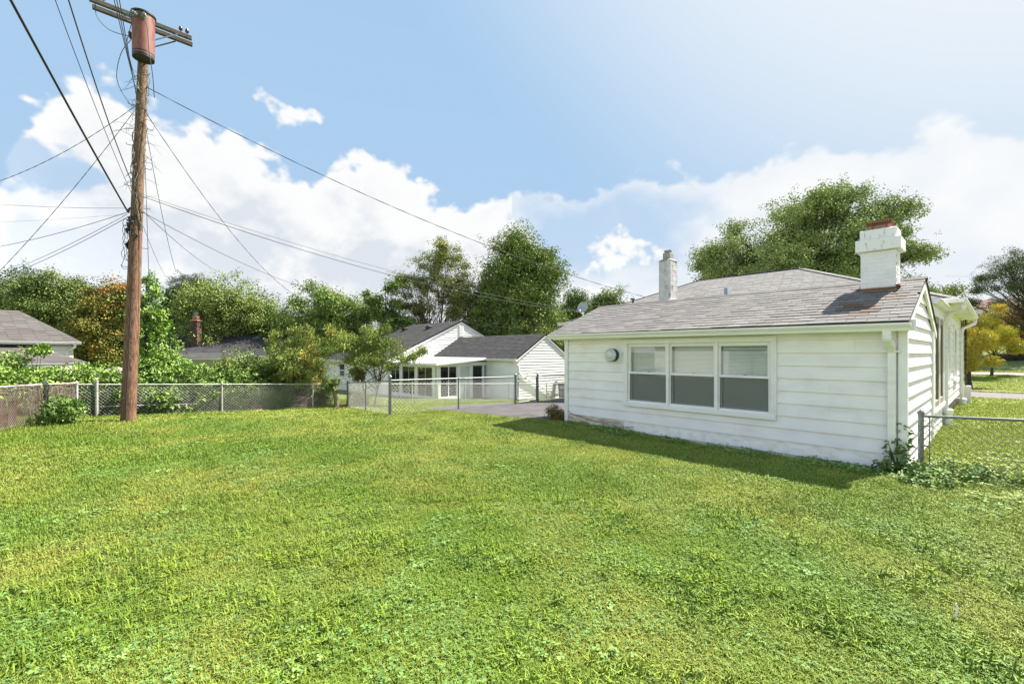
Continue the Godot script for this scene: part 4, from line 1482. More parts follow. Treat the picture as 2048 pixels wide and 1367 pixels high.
	dd.box(Vector3(5.9, -0.08, -2.0), Vector3(0.04, 2.05, 0.85), 0.01)
	obj(ef, "door", dd, M.cream_frame)
	sash(ef, "door_panel", Transform3D(gx, Vector3(5.95, 0, 0)), 2.6, 3.38, -1.12, 0.95, 0.05, 0.03, M.plastic_gray, M.dark_glass)
	var lt := MB.new()
	lt.box(Vector3(6.05, 1.06, -2.35), Vector3(0.06, 0.1, 0.1), 0.01)
	for z in [-2.25, -2.45]:
		lt.lathe([Vector2(0.02, 0), Vector2(0.06, 0.14), Vector2(0.0, 0.13)], 10, Transform3D(Basis(X, PI * 0.8) * Basis(Z, -0.6), Vector3(6.1, 1.02, z)))
	obj(h, "floodlight", lt, M.white_metal)
	# dark inside behind the panes is put into the back wall's near-black colour
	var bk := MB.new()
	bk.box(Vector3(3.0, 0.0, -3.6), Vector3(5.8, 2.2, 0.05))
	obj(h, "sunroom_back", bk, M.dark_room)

func plain_hip(h: Node, xl: float, xr: float, zf: float, zb: float, ye: float, yr: float, rl: float, rr: float, cols: Array, sd: int, called := "roof") -> void:
	var zm := (zf + zb) / 2
	var c := [Vector3(xl, ye, zf), Vector3(xr, ye, zf), Vector3(xr, ye, zb), Vector3(xl, ye, zb)]
	var r0 := Vector3(rl, yr, zm)
	var r1 := Vector3(rr, yr, zm)
	var dn := Vector3(0, -0.03, 0)
	var dk := MB.new()
	dk.quad(c[0] + dn, c[1] + dn, r1 + dn, r0 + dn)
	dk.tri(c[1] + dn, c[2] + dn, r1 + dn)
	dk.quad(c[2] + dn, c[3] + dn, r0 + dn, r1 + dn)
	dk.tri(c[3] + dn, c[0] + dn, r0 + dn)
	dk.quad(c[3] + dn * 2, c[2] + dn * 2, c[1] + dn * 2, c[0] + dn * 2)
	var rf := obj(h, called, dk, M.deck)
	shingles(rf, "front_shingles", c[0], c[1], r1, r0, 0.2, 0.4, cols, sd)
	shingles(rf, "end_shingles", c[1], c[2], r1, r1, 0.2, 0.4, cols, sd + 1)

func build_far_houses() -> void:
	rng.seed = 950
	var Y := Vector3.UP
	var dark := [Color(0.055, 0.055, 0.06), Color(0.075, 0.075, 0.082), Color(0.045, 0.045, 0.05)]
	# left neighbour
	var h := thing("house", "white house with brownish grey shingled roofs behind the vines at the left edge", "house", ut(26.0, -9.24, 0.0), TURN + PI / 2)
	var w := MB.new()
	w.box(Vector3(-9.4, 0.6, -3.5), Vector3(18, 3.0, 6.4))
	var wl := obj(h, "wall", w, M.vinyl)
	var s := MB.new()
	siding(s, Vector3(-18.2, 0, -0.31), Vector3.RIGHT, Vector3.BACK, 17.8, -0.8, 2.1, 0.2)
	stuff(obj(wl, "siding", s, M.vinyl))
	var cols := [Color(0.165, 0.148, 0.142), Color(0.19, 0.172, 0.166), Color(0.145, 0.13, 0.126)]
	plain_hip(h, -18, 0.0, 0.0, -7.0, 2.24, 3.68, -15, -2.1, cols, 60)
	gutter(h, "gutter", Vector3(-18, 2.12, 0.0), Vector3(0.0, 2.12, 0.0), Vector3.BACK, M.white_metal)
	var dpm := MB.new()
	dpm.tube([Vector3(-0.2, 2.12, 0.06), Vector3(-0.2, 2.0, 0.03), Vector3(-0.45, 1.85, -0.22), Vector3(-0.45, -0.5, -0.25)], [0.05, 0.05, 0.05, 0.05], 8)
	obj(h, "downspout", dpm, M.white_metal)
	var lowc := [Vector3(-18, 1.36, 1.55), Vector3(0.25, 1.36, 1.55), Vector3(-1.5, 2.08, -0.25), Vector3(-18, 2.08, -0.25)]
	var dk := MB.new()
	dk.hexa([lowc[0] - Y * 0.1, lowc[1] - Y * 0.1, lowc[2] - Y * 0.1, lowc[3] - Y * 0.1], [lowc[0] - Y * 0.02, lowc[1] - Y * 0.02, lowc[2] - Y * 0.02, lowc[3] - Y * 0.02])
	var lo := obj(h, "porch_roof", dk, M.deck)
	shingles(lo, "porch_shingles", lowc[0], lowc[1], lowc[2], lowc[3], 0.2, 0.4, cols, 64)
	gutter(h, "gutter", Vector3(-18, 1.24, 1.55), Vector3(0.25, 1.24, 1.55), Vector3.BACK, M.white_metal)
	var pw := MB.new()
	pw.box(Vector3(-9.4, 0.1, 0.5), Vector3(17.6, 2.2, 1.7))
	obj(h, "porch_wall", pw, M.cream_frame)
	# house with the stone chimney
	var h2 := thing("house", "low white house with a dark roof and brown stone chimney beyond the vines", "house", Vector3(-26, -1.6, -38))
	var w2 := MB.new()
	w2.prism(PackedVector2Array([Vector2(0.02, -1.0), Vector2(7, -1.0), Vector2(7, 3.3), Vector2(3.5, 4.8), Vector2(0.02, 3.3)]), -6.0, 6.45, Transform3D(Basis(-Vector3.BACK, Y, Vector3.RIGHT), Vector3.ZERO))
	var wl2 := obj(h2, "wall", w2, M.vinyl)
	var s2 := MB.new()
	siding(s2, Vector3(6.45, 0, 0), -Vector3.BACK, Vector3.RIGHT, 7.0, 0.0, 4.75, 0.18, [3.3, 3.5, 4.85])
	siding(s2, Vector3(-6, 0, 0.0), Vector3.RIGHT, Vector3.BACK, 12.4, 0.0, 3.2, 0.18)
	stuff(obj(wl2, "siding", s2, M.vinyl))
	var dk2 := MB.new()
	dk2.prism(PackedVector2Array([Vector2(-0.4, 3.05), Vector2(3.5, 4.8), Vector2(7.4, 3.05), Vector2(7.4, 3.15), Vector2(3.5, 4.92), Vector2(-0.4, 3.15)]), -6.3, 6.75, Transform3D(Basis(-Vector3.BACK, Y, Vector3.RIGHT), Vector3.ZERO))
	var rf2 := obj(h2, "roof", dk2, M.white_metal)
	shingles(rf2, "shingles", Vector3(-6.3, 3.16, 0.42), Vector3(6.76, 3.16, 0.42), Vector3(6.76, 4.93, -3.5), Vector3(-6.3, 4.93, -3.5), 0.2, 0.4, dark, 70)
	var pr := MB.new()
	pr.hexa([Vector3(-5.5, 2.85, 3.0), Vector3(4.5, 2.85, 3.0), Vector3(4.5, 3.25, 0.4), Vector3(-5.5, 3.25, 0.4)], [Vector3(-5.5, 2.95, 3.0), Vector3(4.5, 2.95, 3.0), Vector3(4.5, 3.35, 0.4), Vector3(-5.5, 3.35, 0.4)])
	var pf := obj(h2, "porch_roof", pr, M.white_metal)
	shingles(pf, "porch_shingles", Vector3(-5.5, 2.96, 3.02), Vector3(4.5, 2.96, 3.02), Vector3(4.5, 3.36, 0.4), Vector3(-5.5, 3.36, 0.4), 0.2, 0.4, [Color(0.11, 0.11, 0.115), Color(0.13, 0.13, 0.135)], 72)
	var ch := MB.new()
	ch.tinted = true
	for r in 11:
		var x := -0.31
		while x < 0.25:
			var wd := minf(rnd(0.2, 0.36), 0.31 - x)
			ch.col = pick([Color(1, 1, 1), Color(0.7, 0.65, 0.6), Color(1.25, 1.1, 1.0), Color(0.9, 0.75, 0.6)])
			ch.box(Vector3(-1.6 + x + wd / 2, 4.0 + r * 0.19, -1.5), Vector3(wd - 0.012, 0.178, 0.6 + rnd(0, 0.04)), 0.015)
			x += wd
	var c2 := obj(h2, "stone_chimney", ch, M.stone)
	var ft := MB.new()
	ft.box(Vector3(-1.6, 6.15, -1.5), Vector3(0.7, 0.12, 0.7), 0.02)
	ft.box(Vector3(-1.6, 6.38, -1.5), Vector3(0.4, 0.4, 0.4), 0.02)
	obj(c2, "flue", ft, M.flue)
	var fp := MB.new()
	fp.lathe([Vector2(0.12, 6.55), Vector2(0.12, 6.75), Vector2(0.18, 6.76), Vector2(0.18, 6.84), Vector2(0.0, 6.88)], 12, Transform3D(Basis(), Vector3(-1.6, 0, -1.5)))
	obj(c2, "cowl", fp, M.galvanised)
	var rv := MB.new()
	rv.lathe([Vector2(0.45, 0.0), Vector2(0.45, 0.18), Vector2(0.2, 0.3), Vector2(0.0, 0.32)], 12, Transform3D(Basis(), Vector3(3.0, 4.55, -2.9)))
	obj(rf2, "roof_vent", rv, M.vent_dark)
	var gar := thing("garage", "plain white garage with a dark gable roof behind the viewer", "garage", ut(13.5, -21.0), TURN)
	var gw := MB.new()
	gw.prism(PackedVector2Array([Vector2(0, -0.3), Vector2(5, -0.3), Vector2(5, 2.4), Vector2(2.5, 3.6), Vector2(0, 2.4)]), -2.6, 2.6, Transform3D(Basis(Vector3.BACK, Y, -Vector3.RIGHT), Vector3(0, 0, -0.0)))
	obj(gar, "wall", gw, M.vinyl)
	var gr := MB.new()
	gr.prism(PackedVector2Array([Vector2(-0.3, 2.3), Vector2(2.5, 3.65), Vector2(5.3, 2.3), Vector2(5.3, 2.42), Vector2(2.5, 3.77), Vector2(-0.3, 2.42)]), -2.9, 2.9, Transform3D(Basis(Vector3.BACK, Y, -Vector3.RIGHT), Vector3.ZERO))
	obj(gar, "roof", gr, M.shingle_2)
	# small shed roof beside the maple
	var sh := thing("shed", "tan shed roof just showing between the vines and the wooden pole", "shed", Vector3(-18.6, -0.4, -21.5))
	var sm := MB.new()
	sm.box(Vector3(0, 0.6, -1), Vector3(1.9, 1.3, 1.8))
	obj(sh, "wall", sm, M.brown_board)
	var sr := MB.new()
	sr.hexa([Vector3(-1.1, 1.2, 0.1), Vector3(1.1, 1.2, 0.1), Vector3(1.1, 1.55, -2.1), Vector3(-1.1, 1.55, -2.1)], [Vector3(-1.1, 1.28, 0.1), Vector3(1.1, 1.28, 0.1), Vector3(1.1, 1.63, -2.1), Vector3(-1.1, 1.63, -2.1)])
	obj(sh, "roof", sr, M.pavement)

# ------------------------------------------------------------------ chain link fences
func fence_post(parent: Node, base: Vector3, h: float, r: float, m: Material, ball := false) -> void:
	var mb := MB.new()
	var prof := [Vector2(r, -0.15), Vector2(r, h - 0.01), Vector2(r * 1.25, h - 0.01), Vector2(r * 1.25, h + 0.02), Vector2(r * 0.8, h + 0.045), Vector2(r * 0.35, h + 0.06), Vector2(0.0, h + 0.075)]
	if ball:
		prof = [Vector2(r, -0.15), Vector2(r, h), Vector2(r * 1.2, h), Vector2(r * 1.2, h + 0.025), Vector2(r * 0.5, h + 0.035), Vector2(r * 0.95, h + 0.06), Vector2(r * 0.9, h + 0.085), Vector2(r * 0.5, h + 0.105), Vector2(0.0, h + 0.11)]
	mb.lathe(prof, 12, Transform3D(Basis(), base))
	obj(parent, "post", mb, m)

func along(pts: Array, s: float) -> Vector3:
	for i in pts.size() - 1:
		var d: float = Vector2(pts[i].x, pts[i].z).distance_to(Vector2(pts[i + 1].x, pts[i + 1].z))
		if s <= d or i == pts.size() - 2:
			return pts[i].lerp(pts[i + 1], clampf(s / d, 0.0, 1.0))
		s -= d
	return pts[0]

func run_length(pts: Array) -> float:
	var s := 0.0
	for i in pts.size() - 1:
		s += Vector2(pts[i].x, pts[i].z).distance_to(Vector2(pts[i + 1].x, pts[i + 1].z))
	return s

func link_mesh(parent: Node, pts: Array, h: float, pitch: float, r: float, m: Material, lo := 0.04, sag := 0.0) -> void:
	var mb := MB.new()
	var L := run_length(pts)
	var n := int((L + h) / pitch)
	for k in n:
		for dirn in [1.0, -1.0]:
			var s0 := k * pitch - h if dirn > 0 else k * pitch
			var a := 0.0
			var b := 1.0
			if dirn > 0:
				if s0 < 0: a = -s0 / h
				if s0 + h > L: b = (L - s0) / h
			else:
				if s0 - h < 0: b = s0 / h
				if s0 > L: a = (s0 - L) / h
			if b - a < 0.02:
				continue
			var p := []
			var seg := 6
			for i in seg + 1:
				var f := lerpf(a, b, float(i) / seg)
				var s: float = s0 + dirn * h * f
				var q := along(pts, s) + Vector3.UP * (lo + (h - lo) * f)
				if sag > 0.0:
					var w := sin(s * 1.3) * 0.5 + sin(s * 3.1 + 1.0) * 0.3
					q += Vector3(w * sag * f, -absf(w) * sag * f * f, w * sag * 0.6 * f)
				q += Vector3(0.003, 0, 0.003) * (dirn if i % 2 else -dirn)
				p.append(q)
			var rr := []
			for i in seg + 1:
				rr.append(r)
			mb.tube(p, rr, 3, false)
	stuff(obj(parent, "chain_link", mb, m))

func fence(called: String, label: String, pts: Array, h: float, posts: Array, rail_m: Material, wire_m: Material, group: String, pitch := 0.1, r := 0.0029, sag := 0.0) -> Node3D:
	var base: Vector3 = pts[0]
	var t := thing(called, label, "fence", base, 0.0, group)
	var loc := []
	for p in pts:
		loc.append(p - base)
	for q in posts:                                              # [distance, height over the rail, radius, ball]
		fence_post(t, along(loc, q[0]), h + q[1], q[2], rail_m, q.size() > 3)
	var mb := MB.new()
	var top := []
	var rad := []
	for p in loc:
		top.append(p + Vector3.UP * h)
		rad.append(0.021)
	mb.tube(top, rad, 10)
	obj(t, "top_rail", mb, rail_m)
	link_mesh(t, loc, h - 0.02, pitch, r, wire_m, 0.03, sag)
	return t

func gpts(list: Array) -> Array:
	var r := []
	for q in list:
		r.append(on_ground(ut(q[0], q[1])))
	return r

func build_fences() -> void:
	rng.seed = 55
	var g := "chain link fences round the back yard"
	var back := []
	for k in 14:
		back.append([17.25, -9.23 + k * 2.0])
	var L := fence("chain_link_fence", "long chain link fence along the back of the yard behind the wooden pole", gpts(back), 0.98, [[0.0, 0.04, 0.04], [0.43, 0.08, 0.04, 1], [3.6, 0.02, 0.026], [6.63, 0.02, 0.026], [8.0, 0.05, 0.03], [11.0, 0.02, 0.026], [14.0, 0.02, 0.026], [17.0, 0.02, 0.026], [20.0, 0.02, 0.026], [23.0, 0.02, 0.026]], M.rusty_pipe, M.mesh_wire, g)
	var br := MB.new()
	br.tube([Vector3(0.37, 0.3, -0.35), Vector3(1.1, 0.27, -0.95), Vector3(2.0, 0.2, -1.9)], [0.012, 0.012, 0.012], 6)
	obj(L, "tension_bar", br, M.rusty_pipe)
	fence("chain_link_fence", "straight galvanised fence crossing the asphalt pad up to the gate", gpts([[11.43, -2.38], [11.43, 0.13], [11.43, 2.80]]), 1.05, [[0.0, 0.10, 0.045], [2.51, 0.0, 0.026], [5.14, 0.06, 0.042]], M.galvanised, M.mesh_wire, g, 0.125, 0.0030)
	fence("chain_link_fence", "short galvanised fence from the thick lawn post back to the long fence", gpts([[11.43, -2.38], [14.3, -1.8], [17.2, -1.25]]), 1.03, [[2.93, 0.0, 0.026], [5.8, 0.06, 0.035]], M.galvanised, M.mesh_wire, g, 0.125, 0.0030)
	fence("chain_link_fence", "short fence from the gate post to the corner of the white house", gpts([[11.43, 3.96], [11.43, 5.9]]), 1.05, [[0.0, 0.06, 0.04], [1.9, 0.0, 0.026]], M.galvanised, M.mesh_wire, g)
	fence("chain_link_fence", "galvanised fence running right from the near corner of the house", gpts([[-0.12, 0.38], [-1.6, 0.32], [-3.2, 0.25], [-6.2, 0.1]]), 0.88, [[0.0, 0.04, 0.036], [3.1, 0.0, 0.026], [6.0, 0.0, 0.026]], M.galvanised, M.wire_near, g, 0.095, 0.0034)
	# tension bar and bands at the near post
	var b0 := on_ground(ut(-0.12, 0.38))
	var rf := get_node("chain_link_fence_004")
	var tb := MB.new()
	tb.box(Vector3(0.075, 0.44, 0.06), Vector3(0.014, 0.86, 0.006))
	for y in [0.16, 0.44, 0.74]:
		tb.box(Vector3(0.045, y, 0.035), Vector3(0.11, 0.02, 0.012), 0.0, Transform3D(Basis(Vector3.UP, -0.7), Vector3(-0.01, 0, 0.03)))
	obj(rf, "tension_bar", tb, M.galvanised)
	# gate
	var gp := on_ground(ut(11.43, 2.90))
	var gt := thing("gate", "narrow chain link gate with pipe frame between two posts", "gate", gp, TURN)
	var gm := MB.new()
	var w := 0.98
	for y in [0.08, 1.0]:
		gm.tube([Vector3(0, y, 0), Vector3(0, y, -w)], [0.018, 0.018], 8)
	for z in [0.0, -w]:
		gm.tube([Vector3(0, 0.08, z), Vector3(0, 1.0, z)], [0.018, 0.018], 8)
	obj(gt, "frame", gm, M.galvanised)
	link_mesh(gt, [Vector3(0, 0.08, 0), Vector3(0, 0.08, -w)], 0.92, 0.12, 0.0030, M.mesh_wire, 0.0)
	var hn := MB.new()
	hn.tube([Vector3(0, 1.0, -0.45), Vector3(0, 1.08, -0.42), Vector3(0, 1.14, -0.47), Vector3(0, 1.08, -0.52), Vector3(0, 1.0, -0.5)], [0.008, 0.008, 0.008, 0.008, 0.008], 5)
	hn.box(Vector3(0, 0.62, -w - 0.03), Vector3(0.05, 0.12, 0.05), 0.006)
	for y in [0.2, 0.85]:
		hn.box(Vector3(0, y, 0.03), Vector3(0.05, 0.06, 0.07), 0.006)
	obj(gt, "latch", hn, M.galvanised)
	# rusty fence at the left, sagging and hung with dead vines
	var fp := gpts([[10.0, -11.75], [12.0, -11.06], [13.95, -10.4], [15.6, -9.82], [17.25, -9.25]])
	var F := fence("chain_link_fence", "sagging rusty chain link fence hung with dead brown vines at the left edge", fp, 1.02, [[0.5, 0.02, 0.028], [3.6, 0.02, 0.028], [6.05, 0.06, 0.028]], M.rusty_pipe, M.rusty_wire, g, 0.085, 0.0032, 0.05)
	var loc := []
	for p in fp:
		loc.append(p - fp[0])
	var LL := run_length(loc)
	var dv := MB.new()
	dv.tinted = true
	for k in 420:
		var s := rnd(0.5, LL) if k < 260 else rnd(5.4, LL)
		var y := 1.02 - absf(rng.randfn()) * (0.06 if k < 260 else 0.3)
		y = maxf(y, 0.1)
		var p := [along(loc, s) + Vector3(rnd(-0.05, 0.05), y, rnd(-0.05, 0.05))]
		var vert := rng.randf() < 0.45 or k >= 260
		for i in 3:
			var l: Vector3 = p[i]
			s = clampf(s + (rnd(0.08, 0.2) if not vert else rnd(-0.05, 0.06)), 0.0, LL)
			y = clampf(y + (rnd(-0.04, 0.03) if not vert else rnd(-0.2, -0.06)), 0.03, 1.07)
			p.append(along(loc, s) + Vector3(rnd(-0.05, 0.05), y, rnd(-0.05, 0.05)))
		dv.tube(p, [0.006, 0.007, 0.006, 0.003], 4, false)
	stuff(obj(F, "dead_vines", dv, M.dead_stem))
	# dark boards leaning behind it
	for k in 7:
		var bt := thing("board", ["dark weathered board leaning behind the rusty fence, the nearest to the left edge", "second dark board from the left edge leaning behind the rusty fence", "third dark board from the left edge leaning behind the rusty fence", "middle dark board of the row leaning behind the rusty fence", "third dark board from the right end leaning behind the rusty fence", "second dark board from the right end leaning behind the rusty fence", "dark board at the right end of the row behind the rusty fence"][k], "board", Vector3.ZERO, 0.0, "dark boards leaning behind the rusty fence")
		var b := MB.new()
		var p := ut(13.0 + k * 0.36, -11.05 + k * 0.12)
		var dirv := (ut(17.25, -9.25) - ut(13.95, -10.4)).normalized()
		bt.position = on_ground(p)
		bt.basis = Basis(dirv, Vector3.UP, dirv.cross(Vector3.UP)) * Basis(Vector3.RIGHT, rnd(0.05, 0.16)) * Basis(Vector3.BACK, rnd(-0.06, 0.06))
		b.box(Vector3(0, 0.46 - k * 0.02, 0), Vector3(0.33, rnd(0.9, 1.02) - k * 0.05, 0.02), 0.003)
		obj(bt, "plank", b, M.brown_board)

# ------------------------------------------------------------------ the utility pole
var pole_line := []

func pole_at(y: float) -> Vector3:
	return Vector3(lerpf(-10.44, -10.10, y / 10.7), y, lerpf(-12.3, -12.42, y / 10.7))

func build_pole() -> void:
	rng.seed = 31
	var P := pole_at(0)
	P.y = ground(P.x, P.z)
	var t := thing("utility_pole", "tall weathered wooden utility pole with a crossarm near the back fence", "utility pole", P)
	var mb := MB.new()
	mb.tinted = true
	var sides := 18
	var prev := PackedVector3Array()
	var prevn := PackedVector3Array()
	var f := FastNoiseLite.new()
	f.frequency = 0.5
	for i in 56:
		var y := -0.2 + i * 0.2
		var c := pole_at(maxf(y, 0)) - P
		c.y = y
		var ring := PackedVector3Array()
		var nn := PackedVector3Array()
		for k in sides:
			var a := TAU * k / sides
			var e := Vector3(cos(a), 0, sin(a))
			var r := lerpf(0.172, 0.108, y / 10.8) * (1.0 + 0.05 * f.get_noise_3d(e.x * 4, y * 0.5, e.z * 4) + 0.03 * f.get_noise_3d(e.x * 14, y * 0.4, e.z * 14))
			ring.append(c + e * r)
			nn.append(e)
		if i:
			var g := smoothstep(3.0, 7.5, y + 1.2 * f.get_noise_2d(y * 3.0, 4.0))
			mb.col = Color(1, 1, 1).lerp(Color(0.75, 1.1, 1.35), g * 0.8)
			for k in sides:
				var j := (k + 1) % sides
				mb.tri_n(prev[k], ring[j], prev[j], prevn[k], nn[j], prevn[j])
				mb.tri_n(prev[k], ring[k], ring[j], prevn[k], nn[k], nn[j])
		prev = ring
		prevn = nn
	obj(t, "shaft", mb, M.pole_wood)
	var tc := pole_at(10.75) - P
	# crossarm: two timbers either side of the pole, along t
	var ax := Vector3(0.733, 0, -0.68)
	var ux := Vector3(-0.68, 0, -0.733)
	for s in [-1.0, 1.0]:
		var am := MB.new()
		am.box(tc + Vector3.UP * 0.06 + ux * 0.155 * s + ax * 0.03 * s, Vector3(0.09, 0.115, 2.16), 0.008, Transform3D())
		var o := MB.new()
		o.box(Vector3.ZERO, Vector3(2.16, 0.115, 0.09), 0.01, Transform3D(Basis(ax, Vector3.UP, ax.cross(Vector3.UP)), tc + Vector3.UP * 0.06 + ux * 0.155 * s + ax * 0.03 * s))
		obj(t, "crossarm", o, M.gray_wood)
		var bm := MB.new()
		bm.box(Vector3.ZERO, Vector3(0.035, 0.9, 0.012), 0.002, Transform3D(Basis(ux, 0.0) * Basis(ax, Vector3.UP, ax.cross(Vector3.UP)) * Basis(Vector3.BACK, -0.9), tc + ax * 0.36 + ux * 0.2 * s - Vector3.UP * 0.28))
		obj(t, "arm_brace", bm, M.galvanised)
	for s in [-0.93, 0.85]:
		var im := MB.new()
		for d in [-0.06, 0.09]:
			im.lathe([Vector2(0.012, 0.0), Vector2(0.012, 0.06), Vector2(0.045, 0.07), Vector2(0.05, 0.1), Vector2(0.03, 0.11), Vector2(0.045, 0.12), Vector2(0.035, 0.16), Vector2(0.0, 0.165)], 12, Transform3D(Basis(), tc + ax * (s + d) + ux * -0.155 + Vector3.UP * 0.11))
		obj(t, "insulator", im, M.insulator_brown)
	# steps, staples, hardware
	var hw := MB.new()
	for k in 9:
		var y := 4.2 + k * 0.55
		var c := pole_at(y) - P
		c.y = y
		var d := (ax if k % 2 else -ax) * 1.0
		hw.tube([c + d * 0.1, c + d * 0.27, c + d * 0.28 + Vector3.UP * 0.05], [0.008, 0.008, 0.008], 6)
	obj(t, "pole_steps", hw, M.vent_dark)
	var gw := MB.new()
	var gp := []
	var gr := []
	for i in 22:
		var y := i * 0.22 + 0.05
		var c := pole_at(y) - P
		c.y = y
		gp.append(c + Vector3(0.075, 0, 0.155) * (1.0 - 0.03 * i / 2.0) + Vector3(rnd(-0.006, 0.006), 0, 0.01))
		gr.append(0.009)
	gw.tube(gp, gr, 6)
	obj(t, "ground_wire", gw, M.cable_gray)
	var tg := MB.new()
	tg.box(pole_at(0.66) - P + Vector3(0.0, 0.66 - (pole_at(0.66) - P).y, 0.17), Vector3(0.06, 0.07, 0.012), 0.003)
	obj(t, "tag_plate", tg, M.split_wood)
	# splice bundle at mid height
	var sb := MB.new()
	for k in 16:
		var y := 4.6 + rnd(0, 1.15)
		var c := pole_at(y) - P
		c.y = y
		var a := rnd(PI * 0.35, PI * 1.1)
		var e := Vector3(cos(a), 0, sin(a)) * rnd(0.14, 0.22)
		sb.tube([c + e, c + e + Vector3(rnd(-0.08, 0.08), rnd(0.05, 0.16), rnd(-0.05, 0.05)), c + e + Vector3(rnd(-0.1, 0.1), rnd(0.1, 0.3), rnd(-0.05, 0.05))], [0.022, 0.03, 0.018], 6)
	for k in 7:
		var y := 4.3 + rnd(0, 1.2)
		var c := pole_at(y) - P
		c.y = y
		var p := []
		var r := []
		for i in 13:
			var a := TAU * i / 12.0
			p.append(c + Vector3(-0.17 + 0.07 * cos(a), 0.2 * sin(a) - 0.15, 0.12 + 0.05 * sin(a * 2.0 + k)))
			r.append(0.006)
		sb.tube(p, r, 5, false)
	obj(t, "splice_bundle", sb, M.cable)
	for k in 4:
		var ins := MB.new()
		var y: float = [5.35, 5.05, 8.6, 9.0][k]
		var c := pole_at(y) - P
		c.y = y
		ins.lathe([Vector2(0.02, 0), Vector2(0.04, 0.02), Vector2(0.028, 0.045), Vector2(0.04, 0.07), Vector2(0.02, 0.09)], 10, Transform3D(Basis(), c + Vector3(0.02, 0, 0.16)))
		obj(t, "spool_insulator", ins, M.porcelain)
	# dead vines round the upper shaft
	var dv := MB.new()
	for k in 60:
		var y := rnd(5.9, 9.6)
		var c := pole_at(y) - P
		c.y = y
		var a := rnd(0, TAU)
		var p := [c + Vector3(cos(a), 0, sin(a)) * 0.13]
		var d := Vector3(cos(a), rnd(-0.4, 0.7), sin(a)).normalized()
		var reach := rnd(0.1, 0.34) if k % 5 else rnd(0.3, 0.6)
		for i in 4:
			d = (d + Vector3(rnd(-0.5, 0.5), rnd(-0.6, 0.3), rnd(-0.5, 0.5))).normalized()
			p.append(p[i] + d * reach * 0.32)
		dv.tube(p, [0.007, 0.006, 0.005, 0.004, 0.002], 4, false)
		if k % 2:
			dv.tube([p[2], p[2] + Vector3(rnd(-0.15, 0.15), rnd(-0.1, 0.15), rnd(-0.15, 0.15))], [0.004, 0.002], 4, false)
	for k in 5:
		var p := []
		var r := []
		var a0 := rnd(0, TAU)
		for i in 24:
			var y := 5.2 + i * 0.19
			var c := pole_at(y) - P
			c.y = y
			var a := a0 + i * rnd(0.12, 0.3)
			p.append(c + Vector3(cos(a), 0, sin(a)) * (0.145 + rnd(0, 0.03)))
			r.append(0.008)
		dv.tube(p, r, 5, false)
	stuff(obj(t, "dead_vines", dv, M.dead_stem))
	# transformer
	var tp := Vector3(-9.74, 9.52, -11.95)
	var tr := thing("transformer", "rust red cylindrical transformer hung high on the wooden pole", "transformer", tp)
	var can := MB.new()
	can.lathe([Vector2(0.225, 0.05), Vector2(0.238, 0.07), Vector2(0.245, 1.12)], 32)
	obj(tr, "tank", can, M.tank_red)
	var bot := MB.new()
	bot.lathe([Vector2(0.0, 0.035), Vector2(0.2, 0.035), Vector2(0.225, 0.0), Vector2(0.236, 0.0), Vector2(0.239, 0.14)], 32)
	obj(tr, "bottom_rim", bot, M.black)
	var lid := MB.new()
	lid.lathe([Vector2(0.245, 1.11), Vector2(0.27, 1.12), Vector2(0.27, 1.16), Vector2(0.24, 1.18), Vector2(0.1, 1.22), Vector2(0.0, 1.23)], 32)
	obj(tr, "lid", lid, M.black)
	for k in 3:
		var a: float = [2.25, 1.55, 0.85][k]
		var e := Vector3(cos(a), 0, sin(a))
		var b := MB.new()
		var xf := Transform3D(Basis(Quaternion(Vector3.UP, (e + Vector3.UP * 0.15).normalized())), e * 0.235 + Vector3.UP * 0.98)
		b.lathe([Vector2(0.05, 0), Vector2(0.062, 0.03), Vector2(0.042, 0.05), Vector2(0.056, 0.07), Vector2(0.038, 0.09), Vector2(0.042, 0.12), Vector2(0.018, 0.13), Vector2(0.018, 0.17), Vector2(0.0, 0.17)], 12, xf)
		obj(tr, "bushing", b, M.porcelain)
	var br := MB.new()
	for y in [0.3, 0.9]:
		br.tube([Vector3(-0.12, y, -0.2), Vector3(-0.32, y, -0.42)], [0.025, 0.025], 6)
		br.tube([Vector3(0.1, y, -0.22), Vector3(-0.22, y, -0.5)], [0.02, 0.02], 6)
	obj(tr, "hanger", br, M.vent_dark)
	var ld := MB.new()
	lead(ld, [Vector3(0.17, 1.0, 0.28), Vector3(0.0, 0.86, 0.36), Vector3(-0.25, 0.9, 0.33), Vector3(-0.38, 0.98, 0.1), Vector3(-0.42, 1.1, -0.2)], 0.009)
	lead(ld, [Vector3(0.0, 1.0, 0.35), Vector3(-0.02, 0.8, 0.33), Vector3(-0.15, 0.5, 0.27), Vector3(-0.26, 0.2, 0.2), Vector3(-0.3, -0.5, -0.1)], 0.008)
	lead(ld, [Vector3(0.19, 1.0, 0.26), Vector3(0.26, 0.7, 0.2), Vector3(0.27, 0.1, 0.15), Vector3(0.24, -0.4, 0.0), Vector3(0.05, -0.85, -0.3)], 0.009)
	lead(ld, [Vector3(-1.05, 1.35, 0.25), Vector3(-0.95, 0.9, 0.3), Vector3(-0.7, 0.62, 0.2), Vector3(-0.4, 0.66, -0.1)], 0.009)
	lead(ld, [Vector3(-0.3, 0.55, 0.0), Vector3(-0.5, 0.1, 0.1), Vector3(-0.62, -0.5, 0.1), Vector3(-0.55, -0.9, 0.0), Vector3(-0.42, -1.25, -0.3)], 0.008)
	obj(tr, "leads", ld, M.cable_gray)
	var cut := MB.new()
